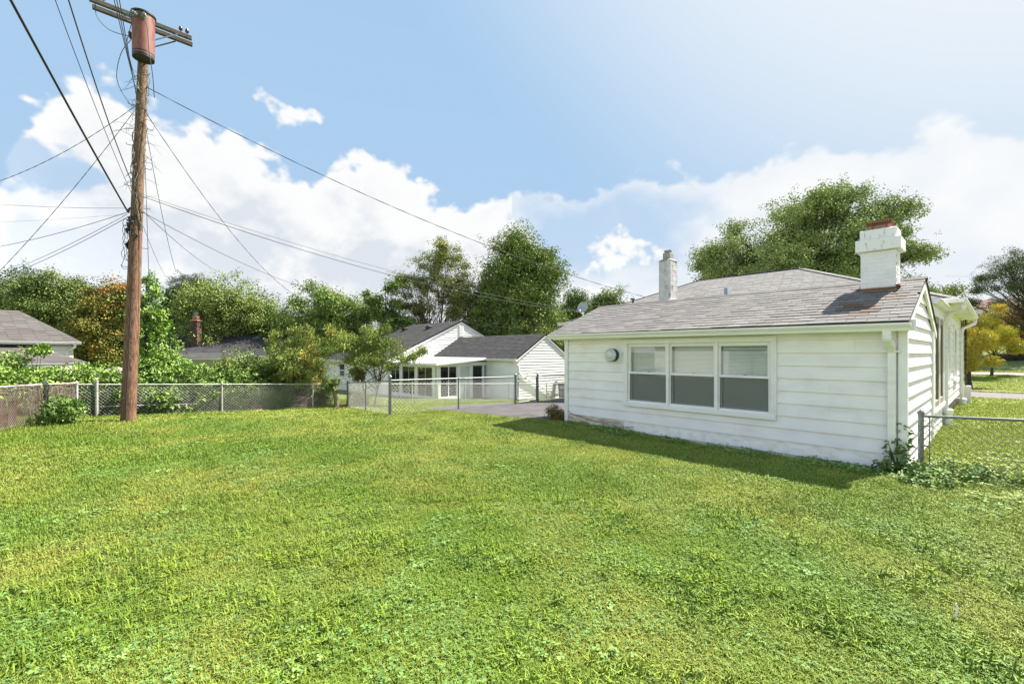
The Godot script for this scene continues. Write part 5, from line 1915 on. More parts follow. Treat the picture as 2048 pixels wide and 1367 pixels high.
	cut.lathe([Vector2(0.03, 0), Vector2(0.05, 0.03), Vector2(0.03, 0.06), Vector2(0.05, 0.09), Vector2(0.03, 0.12), Vector2(0.05, 0.15), Vector2(0.03, 0.2)], 12, Transform3D(Basis(Vector3.BACK, 0.2), Vector3(-0.42, 0.62, -0.12)))
	obj(tr, "fuse_cutout", cut, M.black)

func smooth_line(p: Array) -> Array:
	var r := []
	for i in p.size() - 1:
		var a: Vector3 = p[maxi(i - 1, 0)]
		var b: Vector3 = p[i]
		var c: Vector3 = p[i + 1]
		var d: Vector3 = p[mini(i + 2, p.size() - 1)]
		for k in 6:
			r.append(b.cubic_interpolate(c, a, d, k / 6.0))
	r.append(p[p.size() - 1])
	return r

func lead(mb: MB, p: Array, rad: float) -> void:
	var q := smooth_line(p)
	var rr := []
	for i in q.size():
		rr.append(rad)
	mb.tube(q, rr, 6)

func wire(called: String, label: String, pts: Array, sag: float, r: float, m: Material, twist := false, group := "wires strung from the wooden pole") -> void:
	var mb := MB.new()
	var dense := []
	var n := 22
	var a: Vector3 = pts[0]
	var b: Vector3 = pts[1]
	for i in n + 1:
		var k := float(i) / n
		dense.append(a.lerp(b, k) - Vector3.UP * sag * 4.0 * k * (1.0 - k))
	if b.x / -b.z < -1.16 or (b.y - EYE) / -b.z > 0.8:            # runs on beyond what is seen from here
		var d: Vector3 = (dense[n] - dense[n - 1]).normalized()
		for j in range(1, 9):
			dense.append(dense[n] + d * 1.8 * j + Vector3.UP * 0.03 * j * j)
	var o: Vector3 = dense[0]
	if twist:
		var many := []
		var L := 0.0
		for i in dense.size() - 1:
			L += dense[i].distance_to(dense[i + 1])
		var cnt := int(L / 0.06)
		for ph in 2:
			var p := []
			var rr := []
			for i in cnt + 1:
				var k := float(i) / cnt
				var fi := k * (dense.size() - 1)
				var i0 := mini(int(fi), dense.size() - 2)
				var q: Vector3 = dense[i0].lerp(dense[i0 + 1], fi - i0) - o
				var an := k * L * 4.5 + PI * ph
				p.append(q + Vector3(cos(an) * 0.35, sin(an) * 0.6, cos(an) * 0.35) * r)
				rr.append(r * 0.75)
			mb.tube(p, rr, 4, false)
	else:
		var rr := []
		for i in dense.size():
			dense[i] -= o
			rr.append(r)
		mb.tube(dense, rr, 6)
	var x := obj(self, called, mb, m)
	x.position = o
	tag(x, label, "wire", group)

func build_wires() -> void:
	var C: StandardMaterial3D = M.cable
	var G: StandardMaterial3D = M.cable_gray
	var mid := at(256, 425, 12.15)
	wire("power_cable", "thickest black cable rising from the middle of the pole to the top left corner", [mid, at(-60, -150, 6.0)], 0.05, 0.021, C)
	wire("wire", "thin wire left of the grey cable, dropping from the top edge to the pole's middle", [at(262, 385, 12.15), at(88, -60, 6.6)], 0.12, 0.006, C)
	wire("power_cable", "grey cable right of the thin wire, dropping from the top edge to the pole's middle", [at(262, 362, 12.15), at(118, -60, 6.6)], 0.16, 0.011, G)
	for k in 3:
		wire("wire", ["leftmost of the three wires that meet the pole just below the transformer", "middle of the three wires that meet the pole just below the transformer", "rightmost of the three wires that meet the pole just below the transformer"][k], [at(271 + k * 2, 178 + k * 14, 12.2), at(214 + k * 7, -60, 8.2)], 0.04, 0.008, C)
	wire("service_wire", "twisted wire sagging from the upper pole to the left edge at cloud height", [at(270, 212, 12.3), at(-70, 382, 13.6)], 0.30, 0.009, G, true)
	wire("service_wire", "twisted wire falling steeply from the upper pole to the lower left edge", [at(268, 222, 12.3), at(-60, 600, 13.2)], 0.22, 0.009, C, true)
	wire("wire", "nearly level thin wire from the pole's middle to the left edge", [at(254, 416, 12.3), at(-80, 402, 14.0)], 0.06, 0.005, G)
	wire("wire", "faint wire just below the nearly level one at the left edge", [at(254, 428, 12.3), at(-80, 446, 14.5)], 0.04, 0.003, G)
	wire("wire", "single wire sloping from the pole's middle to the left edge above the paired ones", [at(254, 424, 12.3), at(-80, 506, 14.0)], 0.12, 0.007, C)
	wire("wire", "upper one of the two close wires sloping to the left edge over the trees", [at(254, 428, 12.3), at(-80, 578, 14.0)], 0.14, 0.006, C)
	wire("wire", "lower one of the two close wires sloping to the left edge over the trees", [at(254, 434, 12.3), at(-80, 584, 14.2)], 0.16, 0.007, C)
	wire("service_wire", "long twisted service wire from the upper pole to the mast on the house roof", [at(289, 172, 12.4), at(1292, 594, 18.2)], 0.55, 0.0085, C, true)
	wire("service_wire", "wire falling from the upper pole to the dark roof left of the peach trees", [at(289, 222, 12.4), at(600, 596, 26.0)], 0.7, 0.010, C, true)
	wire("service_wire", "twisted wire hanging steeply beside the pole into the tree behind", [at(288, 238, 12.4), at(352, 545, 20.0)], 0.35, 0.009, C, true)
	wire("wire", "lower strand of the telephone pair running right toward the satellite dish", [at(283, 392, 12.3), at(1160, 624, 19.2)], 0.45, 0.008, C)
	wire("wire", "upper strand of the telephone pair running right toward the satellite dish", [at(283, 388, 12.3), at(1166, 622, 19.2)], 0.36, 0.005, G)
	wire("wire", "wire running right from the pole's middle into the crowns above the peach trees", [at(281, 422, 12.3), at(640, 582, 30.0)], 0.3, 0.009, G)
	wire("wire", "wire dropping from the pole's middle to the roof with the stone chimney", [at(281, 418, 12.3), at(440, 545, 30.0)], 0.2, 0.009, G)
	wire("wire", "thin wire dropping from the pole's middle behind the young vine tree", [at(281, 440, 12.3), at(330, 552, 22.0)], 0.1, 0.006, G)
	wire("guy_wire", "loose cable hanging straight down beside the pole with two clamps", [at(290, 330, 12.2), at(300, 640, 12.2)], 0.02, 0.007, G)
	wire("wire", "dark wire low across the big tree behind the neighbour's garage", [at(925, 643, 36.0), at(1128, 655, 33.0)], 0.25, 0.014, G, false, "")
	wire("wire", "pale distant wire above the far right tree", [at(1890, 552, 60.0), at(2120, 538, 55.0)], 0.3, 0.014, G, false, "")

# ------------------------------------------------------------------ trees
func gat(px: float, d: float) -> Vector3:
	return on_ground(at(px, 705, d))

func build_trees() -> void:
	var mid := [Color(0.085, 0.135, 0.038), Color(0.11, 0.16, 0.045), Color(0.068, 0.112, 0.032)]
	var olive := [Color(0.105, 0.145, 0.042), Color(0.088, 0.125, 0.036), Color(0.13, 0.165, 0.048)]
	var dark := [Color(0.05, 0.08, 0.028), Color(0.065, 0.10, 0.03), Color(0.04, 0.066, 0.022)]
	var g := "trees behind the far houses"
	tree("maple_tree", "maple turning red and orange beside the left house", gat(212, 31), [[0, 3.4, 0, 1.9, 2.4, 1.9], [-0.9, 2.2, 0.2, 1.6, 1.6, 1.6], [0.6, 5.2, 0, 1.5, 1.7, 1.4], [0.9, 2.4, 0, 1.4, 1.7, 1.5]], {"k": 1.14, "n": 5200, "cols": [Color(0.09, 0.115, 0.03), Color(0.07, 0.09, 0.025), Color(0.14, 0.13, 0.03)], "accent": [Color(0.34, 0.11, 0.045), Color(0.36, 0.17, 0.05), Color(0.30, 0.08, 0.045)], "accent_share": 0.22, "size": 0.36, "r": 0.14, "puffs": 80, "puff_size": 0.7})
	tree("oak_tree", "bluish green tree crown at the far left edge above the roof", gat(20, 52), [[0, 6.0, 0, 4.5, 4.2, 4], [-4, 5, 0, 4, 3.6, 4]], {"k": 1.2, "n": 5000, "cols": dark, "size": 0.62, "r": 0.3, "puffs": 60, "puff_size": 0.8}, g)
	tree("oak_tree", "olive tree crown between the far left edge and the red maple", gat(118, 46), [[0, 5.0, 0, 3.2, 3.8, 3.2], [-2.2, 4.2, 0, 2.4, 2.6, 2.4], [1.5, 6.0, 0, 2.0, 2.4, 2.0]], {"k": 1.18, "n": 5000, "cols": olive + dark, "size": 0.52, "r": 0.28, "puffs": 60, "puff_size": 0.8}, g)
	tree("vine_tree", "young bright green tree grown over with vines right behind the wooden pole", gat(305, 16.6), [[0, 1.6, 0, 0.95, 1.2, 0.9], [-0.15, 3.0, 0, 0.65, 1.0, 0.6], [0.45, 1.1, 0.1, 0.9, 0.8, 0.8], [-0.1, 4.1, 0, 0.35, 0.6, 0.35]], {"k": 1.12, "n": 2600, "cols": [Color(0.10, 0.165, 0.035), Color(0.075, 0.13, 0.028), Color(0.12, 0.185, 0.04)], "leaf": "ivy", "size": 0.21, "r": 0.05, "trunk_h": 0.6, "puffs": 34, "puff_size": 1.0})
	tree("pine_tree", "dark blue green pine behind the vine tree and the stone chimney", gat(370, 48), [[0, 5.5, 0, 2.9, 4.2, 2.8], [-0.8, 3.5, 0, 2.8, 2.2, 2.6], [0.3, 8.3, 0, 1.8, 1.8, 1.8]], {"k": 1.1, "n": 4200, "cols": [Color(0.035, 0.065, 0.035), Color(0.05, 0.08, 0.04), Color(0.028, 0.05, 0.03)], "leaf": "needle", "size": 0.7, "r": 0.3, "puffs": 44}, g)
	tree("oak_tree", "broad olive green tree behind the house with the stone chimney", gat(452, 44), [[0, 6.2, 0, 3.8, 3.9, 3.6], [-2.4, 6.8, 0, 2.4, 2.6, 2.4], [3.2, 5.2, 0.2, 2.4, 3.2, 2.6], [0.2, 3.4, 0.4, 4.6, 2.6, 3.4]], {"k": 1.08, "n": 9500, "cols": olive, "size": 0.5, "r": 0.30, "puffs": 100, "puff_size": 0.75}, g)
	tree("oak_tree", "rounded green tree above the left peach tree", gat(640, 43), [[0, 5.6, 0, 3.0, 2.8, 3], [-2.6, 4.6, 0, 2.4, 2.6, 2.4], [2.0, 5.2, 0, 2.2, 2.6, 2.2], [0, 3.2, 0, 4.4, 2.2, 3]], {"k": 1.14, "n": 8000, "cols": mid + olive, "size": 0.5, "r": 0.28, "puffs": 90, "puff_size": 0.75}, g)
	tree("small_tree", "small upright tree just right of the gap in the tree line", gat(776, 42), [[0, 5.2, 0, 1.7, 2.6, 1.7], [0.3, 8.0, 0, 0.9, 1.3, 0.9], [-0.9, 6.6, 0, 1.2, 1.2, 1.1], [1.0, 4.0, 0, 1.5, 1.8, 1.4]], {"k": 1.18, "spread": 0.15, "n": 2200, "cols": mid, "size": 0.46, "r": 0.14, "puffs": 62, "puff_size": 0.62}, g)
	tree("thin_tree", "sparse many-stemmed tree with bare trunks left of the biggest back tree", gat(870, 44), [[-1.2, 8.2, 0, 2.0, 3.0, 1.8], [1.4, 9.2, 0, 1.9, 3.2, 1.8], [-1.9, 5.6, 0, 1.8, 2.4, 1.6], [0.3, 11.0, 0, 1.7, 1.7, 1.5], [2.4, 6.8, 0, 1.5, 3.0, 1.4]], {"k": 1.16, "n": 3700, "cols": [Color(0.125, 0.155, 0.05), Color(0.10, 0.13, 0.042), Color(0.15, 0.165, 0.055)], "size": 0.42, "r": 0.11, "stems": 7, "splay": 0.16, "trunk_h": 4.0, "puffs": 120, "puff_size": 0.62, "spread": 0.2, "twigs": 3}, g)
	tree("oak_tree", "tallest broad dark green tree behind the neighbour's garage", gat(1030, 46), [[0, 5.5, 0, 5.2, 4.6, 4.6], [0.2, 9.6, 0, 4.1, 4.2, 3.8], [0.3, 13.2, 0, 2.3, 2.6, 2.3], [-2.6, 4.2, 0, 3.0, 3.2, 3.0], [3.0, 3.6, 0, 2.8, 2.9, 2.8], [1.8, 11.2, 0, 2.0, 2.4, 2.0]], {"k": 1.1, "n": 17000, "cols": mid + [Color(0.075, 0.105, 0.028), Color(0.12, 0.15, 0.045)], "size": 0.55, "r": 0.36, "puffs": 170, "puff_size": 0.85}, g)
	tree("round_tree", "left rounded dark crown above the satellite dish", gat(1150, 66), [[0, 7.2, 0, 2.6, 4.2, 2.6]], {"k": 1.1, "n": 1700, "cols": dark + mid, "size": 0.75, "r": 0.3, "puffs": 22}, g)
	tree("round_tree", "right rounded dark crown beyond the satellite dish and roof", gat(1212, 68), [[0, 7.4, 0, 3.2, 4.2, 3], [2.4, 6.0, 0, 1.8, 3.0, 2]], {"k": 1.1, "n": 2200, "cols": dark + mid, "size": 0.75, "r": 0.3, "puffs": 26}, g)
	tree("shade_tree", "big spreading tree rising behind the white house roof", gat(1615, 29), [[-0.6, 8.6, 0, 4.2, 3.6, 4.0], [-3.6, 7.2, 0, 3.2, 2.8, 3.4], [2.6, 9.0, 0.3, 3.2, 3.0, 3.2], [-5.2, 5.6, 0.2, 2.2, 2.0, 2.4], [4.9, 8.0, 0.2, 2.4, 2.4, 2.6], [6.6, 5.4, 0, 2.0, 2.2, 2.2], [0.3, 11.0, 0, 2.4, 1.5, 2.4], [1.0, 6.0, 0, 4.4, 2.0, 3.6], [5.6, 3.9, 0, 2.6, 1.6, 2.4]], {"n": 17000, "cols": [Color(0.125, 0.172, 0.062), Color(0.165, 0.21, 0.08), Color(0.10, 0.138, 0.052)], "size": 0.36, "r": 0.36, "trunk_h": 3.5, "puffs": 150, "puff_size": 0.66, "spread": 0.04, "twigs": 3, "k": 1.06})
	tree("locust_tree", "dark tree with bare curving branches at the far right edge", gat(2068, 46), [[-1.0, 8.8, 0, 3.4, 2.6, 3.0], [-4.2, 7.8, 0, 2.2, 1.4, 2.0], [-4.8, 5.9, 0.2, 2.3, 1.0, 1.8], [2.0, 7.0, 0, 3.0, 3.0, 3.0], [-0.4, 5.4, 0, 1.6, 1.2, 1.6]], {"n": 3000, "spread": 0.05, "cols": [Color(0.045, 0.07, 0.03), Color(0.06, 0.085, 0.035)], "size": 0.5, "r": 0.26, "puffs": 64, "trunk_h": 2.0, "leaf": "small"})
	tree("cypress_tree", "golden feathery conifer on the verge beyond the street", gat(1941, 29.5), [[0, 2.6, 0, 1.5, 1.0, 1.5], [0.3, 3.7, 0, 1.3, 0.9, 1.2], [0.1, 4.7, 0, 0.8, 0.7, 0.8], [-0.4, 1.9, 0, 1.3, 0.6, 1.2]], {"k": 0.86, "n": 1000, "spread": 0.05, "cols": [Color(0.25, 0.24, 0.04), Color(0.18, 0.19, 0.04), Color(0.33, 0.27, 0.045)], "leaf": "feather", "size": 0.42, "r": 0.13, "puffs": 30, "bark": "bark", "flat": 0.4})
	tree("cypress_tree", "small golden conifer tied to a dark stake beside the pavement", gat(1984, 38), [[0, 3.6, 0, 1.6, 0.9, 1.4], [-0.6, 2.7, 0, 1.6, 0.6, 1.2], [0.2, 5.0, 0, 0.9, 0.9, 0.9], [1.8, 2.4, 0, 1.4, 0.5, 1.2]], {"n": 1000, "spread": 0.05, "cols": [Color(0.25, 0.24, 0.04), Color(0.19, 0.20, 0.04), Color(0.33, 0.27, 0.045)], "leaf": "feather", "size": 0.45, "r": 0.1, "puffs": 26, "flat": 0.4})
	tree("plum_tree", "brownish bronze leaved tree on the far lawn at the right edge", gat(2040, 50), [[0, 3.6, 0, 4.0, 1.8, 3.2], [-1.5, 2.6, 0, 3.2, 1.2, 2.8], [1.5, 4.6, 0, 2.6, 1.4, 2.4]], {"n": 3000, "cols": [Color(0.16, 0.12, 0.05), Color(0.11, 0.085, 0.045), Color(0.20, 0.16, 0.06)], "size": 0.5, "r": 0.3, "trunk_h": 1.2, "puffs": 40})
	# fruit trees at the back fence
	var pc := [Color(0.115, 0.16, 0.04), Color(0.09, 0.13, 0.034), Color(0.16, 0.195, 0.05)]
	tree("peach_tree", "left fruit tree with upright yellowing shoots behind the back fence", gat(603, 18.0), [[0.1, 2.0, 0, 1.35, 1.1, 1.1], [-0.9, 2.1, 0, 0.6, 1.0, 0.6], [-0.35, 3.0, 0, 0.35, 0.9, 0.35], [0.35, 3.0, 0, 0.4, 0.7, 0.4], [1.3, 2.7, 0, 0.6, 0.9, 0.6], [-1.2, 2.7, 0, 0.3, 0.7, 0.3], [0.0, 1.2, 0, 1.0, 0.6, 0.8]], {"n": 1000, "cols": pc, "accent": [Color(0.25, 0.18, 0.05), Color(0.26, 0.19, 0.05)], "accent_share": 0.12, "spread": 0.15, "leaf": "peach", "size": 0.27, "r": 0.055, "stems": 3, "splay": 0.12, "trunk_h": 1.0, "puff_size": 0.72, "puffs": 60, "bark": "bark_red"}, "fruit trees at the back fence")
	tree("peach_tree", "right fruit tree with drooping leaves in front of the sunroom", gat(742, 19.6), [[0.3, 2.3, 0, 1.5, 0.95, 1.2], [-0.7, 2.4, 0, 0.9, 1.0, 0.9], [1.7, 2.0, 0, 0.75, 0.75, 0.7], [0.2, 3.1, 0, 0.8, 0.55, 0.8], [-0.4, 1.3, 0, 0.7, 0.7, 0.6]], {"n": 1300, "cols": pc, "puff_size": 0.72, "spread": 0.15, "leaf": "peach", "size": 0.28, "r": 0.06, "stems": 2, "splay": 0.2, "trunk_h": 1.0, "puffs": 44, "bark": "bark_red"}, "fruit trees at the back fence")
	tree("yard_tree", "shade tree beyond the near end of the rusty fence, left of the viewer", on_ground(ut(11.0, -25)), [[0, 5.0, 0, 3.0, 3.0, 3.0], [1.5, 3.5, 0, 2.4, 2.0, 2.4]], {"n": 2500, "cols": mid, "size": 0.5, "r": 0.22, "puffs": 30}, "trees behind the viewer")
	tree("yard_tree", "shade tree farther along the next yard, behind the viewer", on_ground(ut(19.5, -29)), [[0, 5.6, 0, 3.4, 3.4, 3.2]], {"n": 2200, "cols": olive, "size": 0.5, "r": 0.25, "puffs": 26}, "trees behind the viewer")
	var st := MB.new()
	st.tube([Vector3(0, -0.1, 0), Vector3(0.02, 2.2, 0)], [0.05, 0.045], 8)
	var s := obj(self, "tree_stake", st, M.black)
	s.position = gat(1985, 37.8)
	tag(s, "dark stake holding the small golden conifer", "stake")

func build_bushes() -> void:
	var vine := [Color(0.15, 0.23, 0.05), Color(0.19, 0.27, 0.06), Color(0.11, 0.18, 0.04)]
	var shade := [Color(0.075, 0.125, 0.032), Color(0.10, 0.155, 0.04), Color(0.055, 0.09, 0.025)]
	var ol := [Color(0.13, 0.17, 0.045), Color(0.16, 0.19, 0.055), Color(0.09, 0.125, 0.035)]
	var g := "overgrown hedge behind the back fence"
	var v := func(u: float, t: float) -> Vector3: return on_ground(ut(u, t))
	bush("vines", "bright green vines heaped behind the rusty fence at the left edge", "vines", v.call(16.4, -12.4), [[0, 1.0, 0, 1.2, 0.75, 1.2], [-1.8, 1.15, 0.6, 1.4, 0.8, 1.2], [1.0, 0.9, -0.9, 1.2, 0.6, 1.1]], {"n": 2890, "cols": vine, "leaf": "ivy", "size": 0.187}, g)
	bush("vines", "bright green vines between the left house and the corner of the two fences", "vines", v.call(19.4, -10.6), [[0, 0.75, 0, 1.5, 0.75, 1.3], [-1.8, 0.9, -0.2, 1.5, 0.8, 1.2], [1.5, 0.7, -0.7, 1.2, 0.7, 1.1]], {"n": 2890, "cols": vine, "leaf": "ivy", "size": 0.194}, g)
	bush("vines", "vines spilling over the fence just left of the wooden pole", "vines", v.call(17.9, -8.2), [[0, 0.75, 0, 0.7, 0.65, 0.7], [0.7, 0.45, -0.5, 0.8, 0.5, 0.7], [-0.7, 0.85, 0.2, 0.6, 0.5, 0.6]], {"n": 1530, "cols": vine + shade, "leaf": "ivy", "size": 0.166}, g)
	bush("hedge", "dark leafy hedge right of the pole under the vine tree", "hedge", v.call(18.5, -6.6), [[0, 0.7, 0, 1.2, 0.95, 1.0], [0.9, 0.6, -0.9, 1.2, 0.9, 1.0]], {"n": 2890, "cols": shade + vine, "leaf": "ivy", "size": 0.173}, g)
	bush("hedge", "leafy hedge below the roof with the stone chimney", "hedge", v.call(19.0, -4.8), [[0, 0.85, 0, 1.3, 1.15, 1.0], [1.1, 0.75, -1.0, 1.2, 1.05, 1.0], [-0.2, 1.6, -0.4, 0.8, 0.5, 0.7]], {"n": 3400, "cols": ol + shade, "leaf": "broad", "size": 0.202}, g)
	bush("hedge", "olive hedge just left of the left fruit tree", "hedge", v.call(19.6, -3.0), [[0, 0.8, 0, 1.2, 1.1, 1.0], [-0.7, 1.2, 0.4, 0.7, 0.9, 0.7], [1.0, 0.5, -0.6, 1.0, 0.8, 0.9]], {"n": 2890, "cols": ol, "leaf": "broad", "size": 0.202}, g)
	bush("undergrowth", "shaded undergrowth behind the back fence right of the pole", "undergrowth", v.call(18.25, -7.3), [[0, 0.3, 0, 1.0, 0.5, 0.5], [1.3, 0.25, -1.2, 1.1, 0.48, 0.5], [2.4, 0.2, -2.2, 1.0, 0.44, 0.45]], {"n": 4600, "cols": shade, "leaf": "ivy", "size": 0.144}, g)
	bush("tall_vine", "loose vine shoots rising above the left vines in front of the grey roof", "vines", v.call(17.6, -10.5), [[0, 1.7, 0, 0.3, 0.25, 0.3], [0.45, 1.95, -0.3, 0.35, 0.2, 0.3], [-0.8, 1.75, 0.4, 0.35, 0.25, 0.3]], {"n": 187, "cols": vine, "leaf": "ivy", "size": 0.158}, g)
	bush("shrub", "low leafy shrub in front of the rusty fence corner", "shrub", on_ground(at(122, 705, 11.2)), [[0, 0.28, 0, 0.34, 0.34, 0.34], [0.08, 0.48, -0.1, 0.24, 0.18, 0.24], [-0.16, 0.17, 0.1, 0.28, 0.2, 0.28]], {"n": 620, "cols": [Color(0.10, 0.17, 0.04), Color(0.14, 0.21, 0.05), Color(0.08, 0.13, 0.03)], "leaf": "ivy", "size": 0.115, "stems": 6})
	bush("shrub", "small bronze green bush behind the short fence by the post", "shrub", v.call(17.9, -0.4), [[0, 0.3, 0, 0.42, 0.32, 0.4]], {"n": 200, "cols": [Color(0.17, 0.17, 0.05), Color(0.22, 0.17, 0.06)], "leaf": "broad", "size": 0.2, "stems": 5})
	bush("shrub", "reddish brown bush at the far end of the house's rear wall", "shrub", on_ground(at(1108, 705, 11.9)), [[0, 0.2, 0, 0.2, 0.2, 0.2], [0.15, 0.12, 0.1, 0.2, 0.14, 0.2]], {"n": 190, "cols": [Color(0.11, 0.09, 0.035), Color(0.10, 0.13, 0.035), Color(0.16, 0.08, 0.04)], "leaf": "small", "size": 0.14, "stems": 6})
	bush("shrub", "yellowish shrub behind the back fence left of the stacked wood", "shrub", v.call(17.8, -4.0), [[0, 0.3, 0, 0.5, 0.36, 0.4]], {"n": 260, "cols": ol, "leaf": "peach", "size": 0.24, "stems": 6})
	bush("ivy", "ivy climbing the downspout at the near corner of the house", "ivy", on_ground(ut(0.12, -0.12)), [[0, 0.3, 0, 0.12, 0.34, 0.08], [-0.12, 0.14, 0.1, 0.22, 0.16, 0.14], [0.14, 0.6, 0.0, 0.06, 0.25, 0.05]], {"n": 46, "cols": shade, "leaf": "ivy", "size": 0.16, "stems": 3})
	bush("ground_ivy", "dark ivy patch on the ground at the near corner of the house", "ivy", on_ground(ut(-0.3, -0.25)), [[0, 0.08, 0, 0.6, 0.14, 0.4], [0.8, 0.05, 0.15, 0.6, 0.1, 0.35], [-0.4, 0.06, 0.3, 0.4, 0.1, 0.3]], {"n": 240, "cols": [Color(0.10, 0.16, 0.05), Color(0.15, 0.21, 0.065), Color(0.06, 0.10, 0.035)], "leaf": "ivy", "size": 0.11, "stems": 0})
	bush("far_woods", "distant wood filling the horizon behind the houses", "wood", Vector3(0, -1, -105), [[-130, 3, 30, 40, 5, 10], [-70, 3.5, 10, 30, 6, 8], [-20, 3.0, 0, 30, 5.5, 8], [30, 3.5, 0, 32, 6, 8], [85, 5.0, 0, 35, 6, 8], [140, 6, 20, 40, 7, 10]], {"n": 9000, "cols": [Color(0.06, 0.09, 0.035), Color(0.085, 0.115, 0.04)], "leaf": "broad", "size": 2.2, "stems": 0}).set_meta("kind", "stuff")
	bush("flower_bed", "dark reddish low planting under the bronze leaved tree", "flower bed", gat(2035, 47), [[0, 0.25, 0, 3.2, 0.4, 1.2]], {"n": 500, "cols": [Color(0.07, 0.04, 0.03), Color(0.05, 0.05, 0.025)], "leaf": "small", "size": 0.4, "stems": 0})

# ------------------------------------------------------------------ street
func strip(called: String, label: String, t0: float, t1: float, lift: float, m: Material) -> void:
	var mb := MB.new()
	var u := 40.0
	while u > -160.0:
		var q := []
		for w in [[u, t0], [u - 4.0, t0], [u - 4.0, t1], [u, t1]]:
			var p := ut(w[0], w[1])
			q.append(Vector3(p.x, ground(p.x, p.z) + lift, p.z))
		mb.quad(q[0], q[1], q[2], q[3])
		u -= 4.0
	tag(obj(self, called, mb, m), label, called, "", "structure")

func build_street() -> void:
	strip("street", "grey asphalt street beyond the front lawn", 24.3, 28.6, 0.012, M.road)
	strip("kerb", "pale low kerb along the far side of the street", 28.6, 28.9, 0.10, M.pavement)
	strip("pavement", "pinkish concrete pavement across the far lawn", 47.0, 48.6, 0.03, M.pavement)
	var h := thing("house", "distant white house with a pinkish roof and red brown railing at the right", "house", on_ground(at(1996, 705, 76)), -0.75)
	var w := MB.new()
	w.box(Vector3(0, 2.85, -4), Vector3(17, 7.4, 8))
	obj(h, "wall", w, M.vinyl)
	plain_hip(h, -9, 9, 0.6, -8.6, 6.5, 8.2, -5, 5, [Color(0.24, 0.13, 0.115), Color(0.28, 0.155, 0.14)], 80)
	var rl := MB.new()
	rl.box(Vector3(-3, 4.9, 1.4), Vector3(9, 0.1, 0.1))
	rl.box(Vector3(-3, 3.9, 1.4), Vector3(9, 0.25, 0.1))
	for k in 30:
		rl.box(Vector3(-7.4 + k * 0.3, 4.4, 1.4), Vector3(0.09, 1.0, 0.05))
	rl.box(Vector3(-3, 3.75, 0.7), Vector3(9, 0.1, 1.4))
	obj(h, "railing", rl, M.red_wood)
	for x in [-5.5, 4.2]:
		var f := MB.new()
		f.box(Vector3(x, 5.9, 0.02), Vector3(1.5, 1.8, 0.1), 0.02)
		var o := obj(h, "window", f, M.white_metal)
		sash(o, "sash", Transform3D(Basis(), Vector3(0, 0, 0.08)), x - 0.6, x + 0.6, 5.1, 6.7, 0.08, 0.05, M.white_metal, M.dark_glass)

# ------------------------------------------------------------------ grass
var n_col := FastNoiseLite.new()
var n_clo := FastNoiseLite.new()

func free_lawn(p: Vector3) -> bool:
	var q := to_ut(p)
	if q.x > -0.02 and q.x < 6.62 and q.y > 0.02 and q.y < 3.7: return false
	if q.x > -0.02 and q.x < 11.75 and q.y > 3.7 and q.y < 13.1: return false
	if q.y > 24.2 and q.y < 28.9: return false
	if q.y > 46.9 and q.y < 48.7: return false
	if on_drive(q.x, q.y): return false
	return true

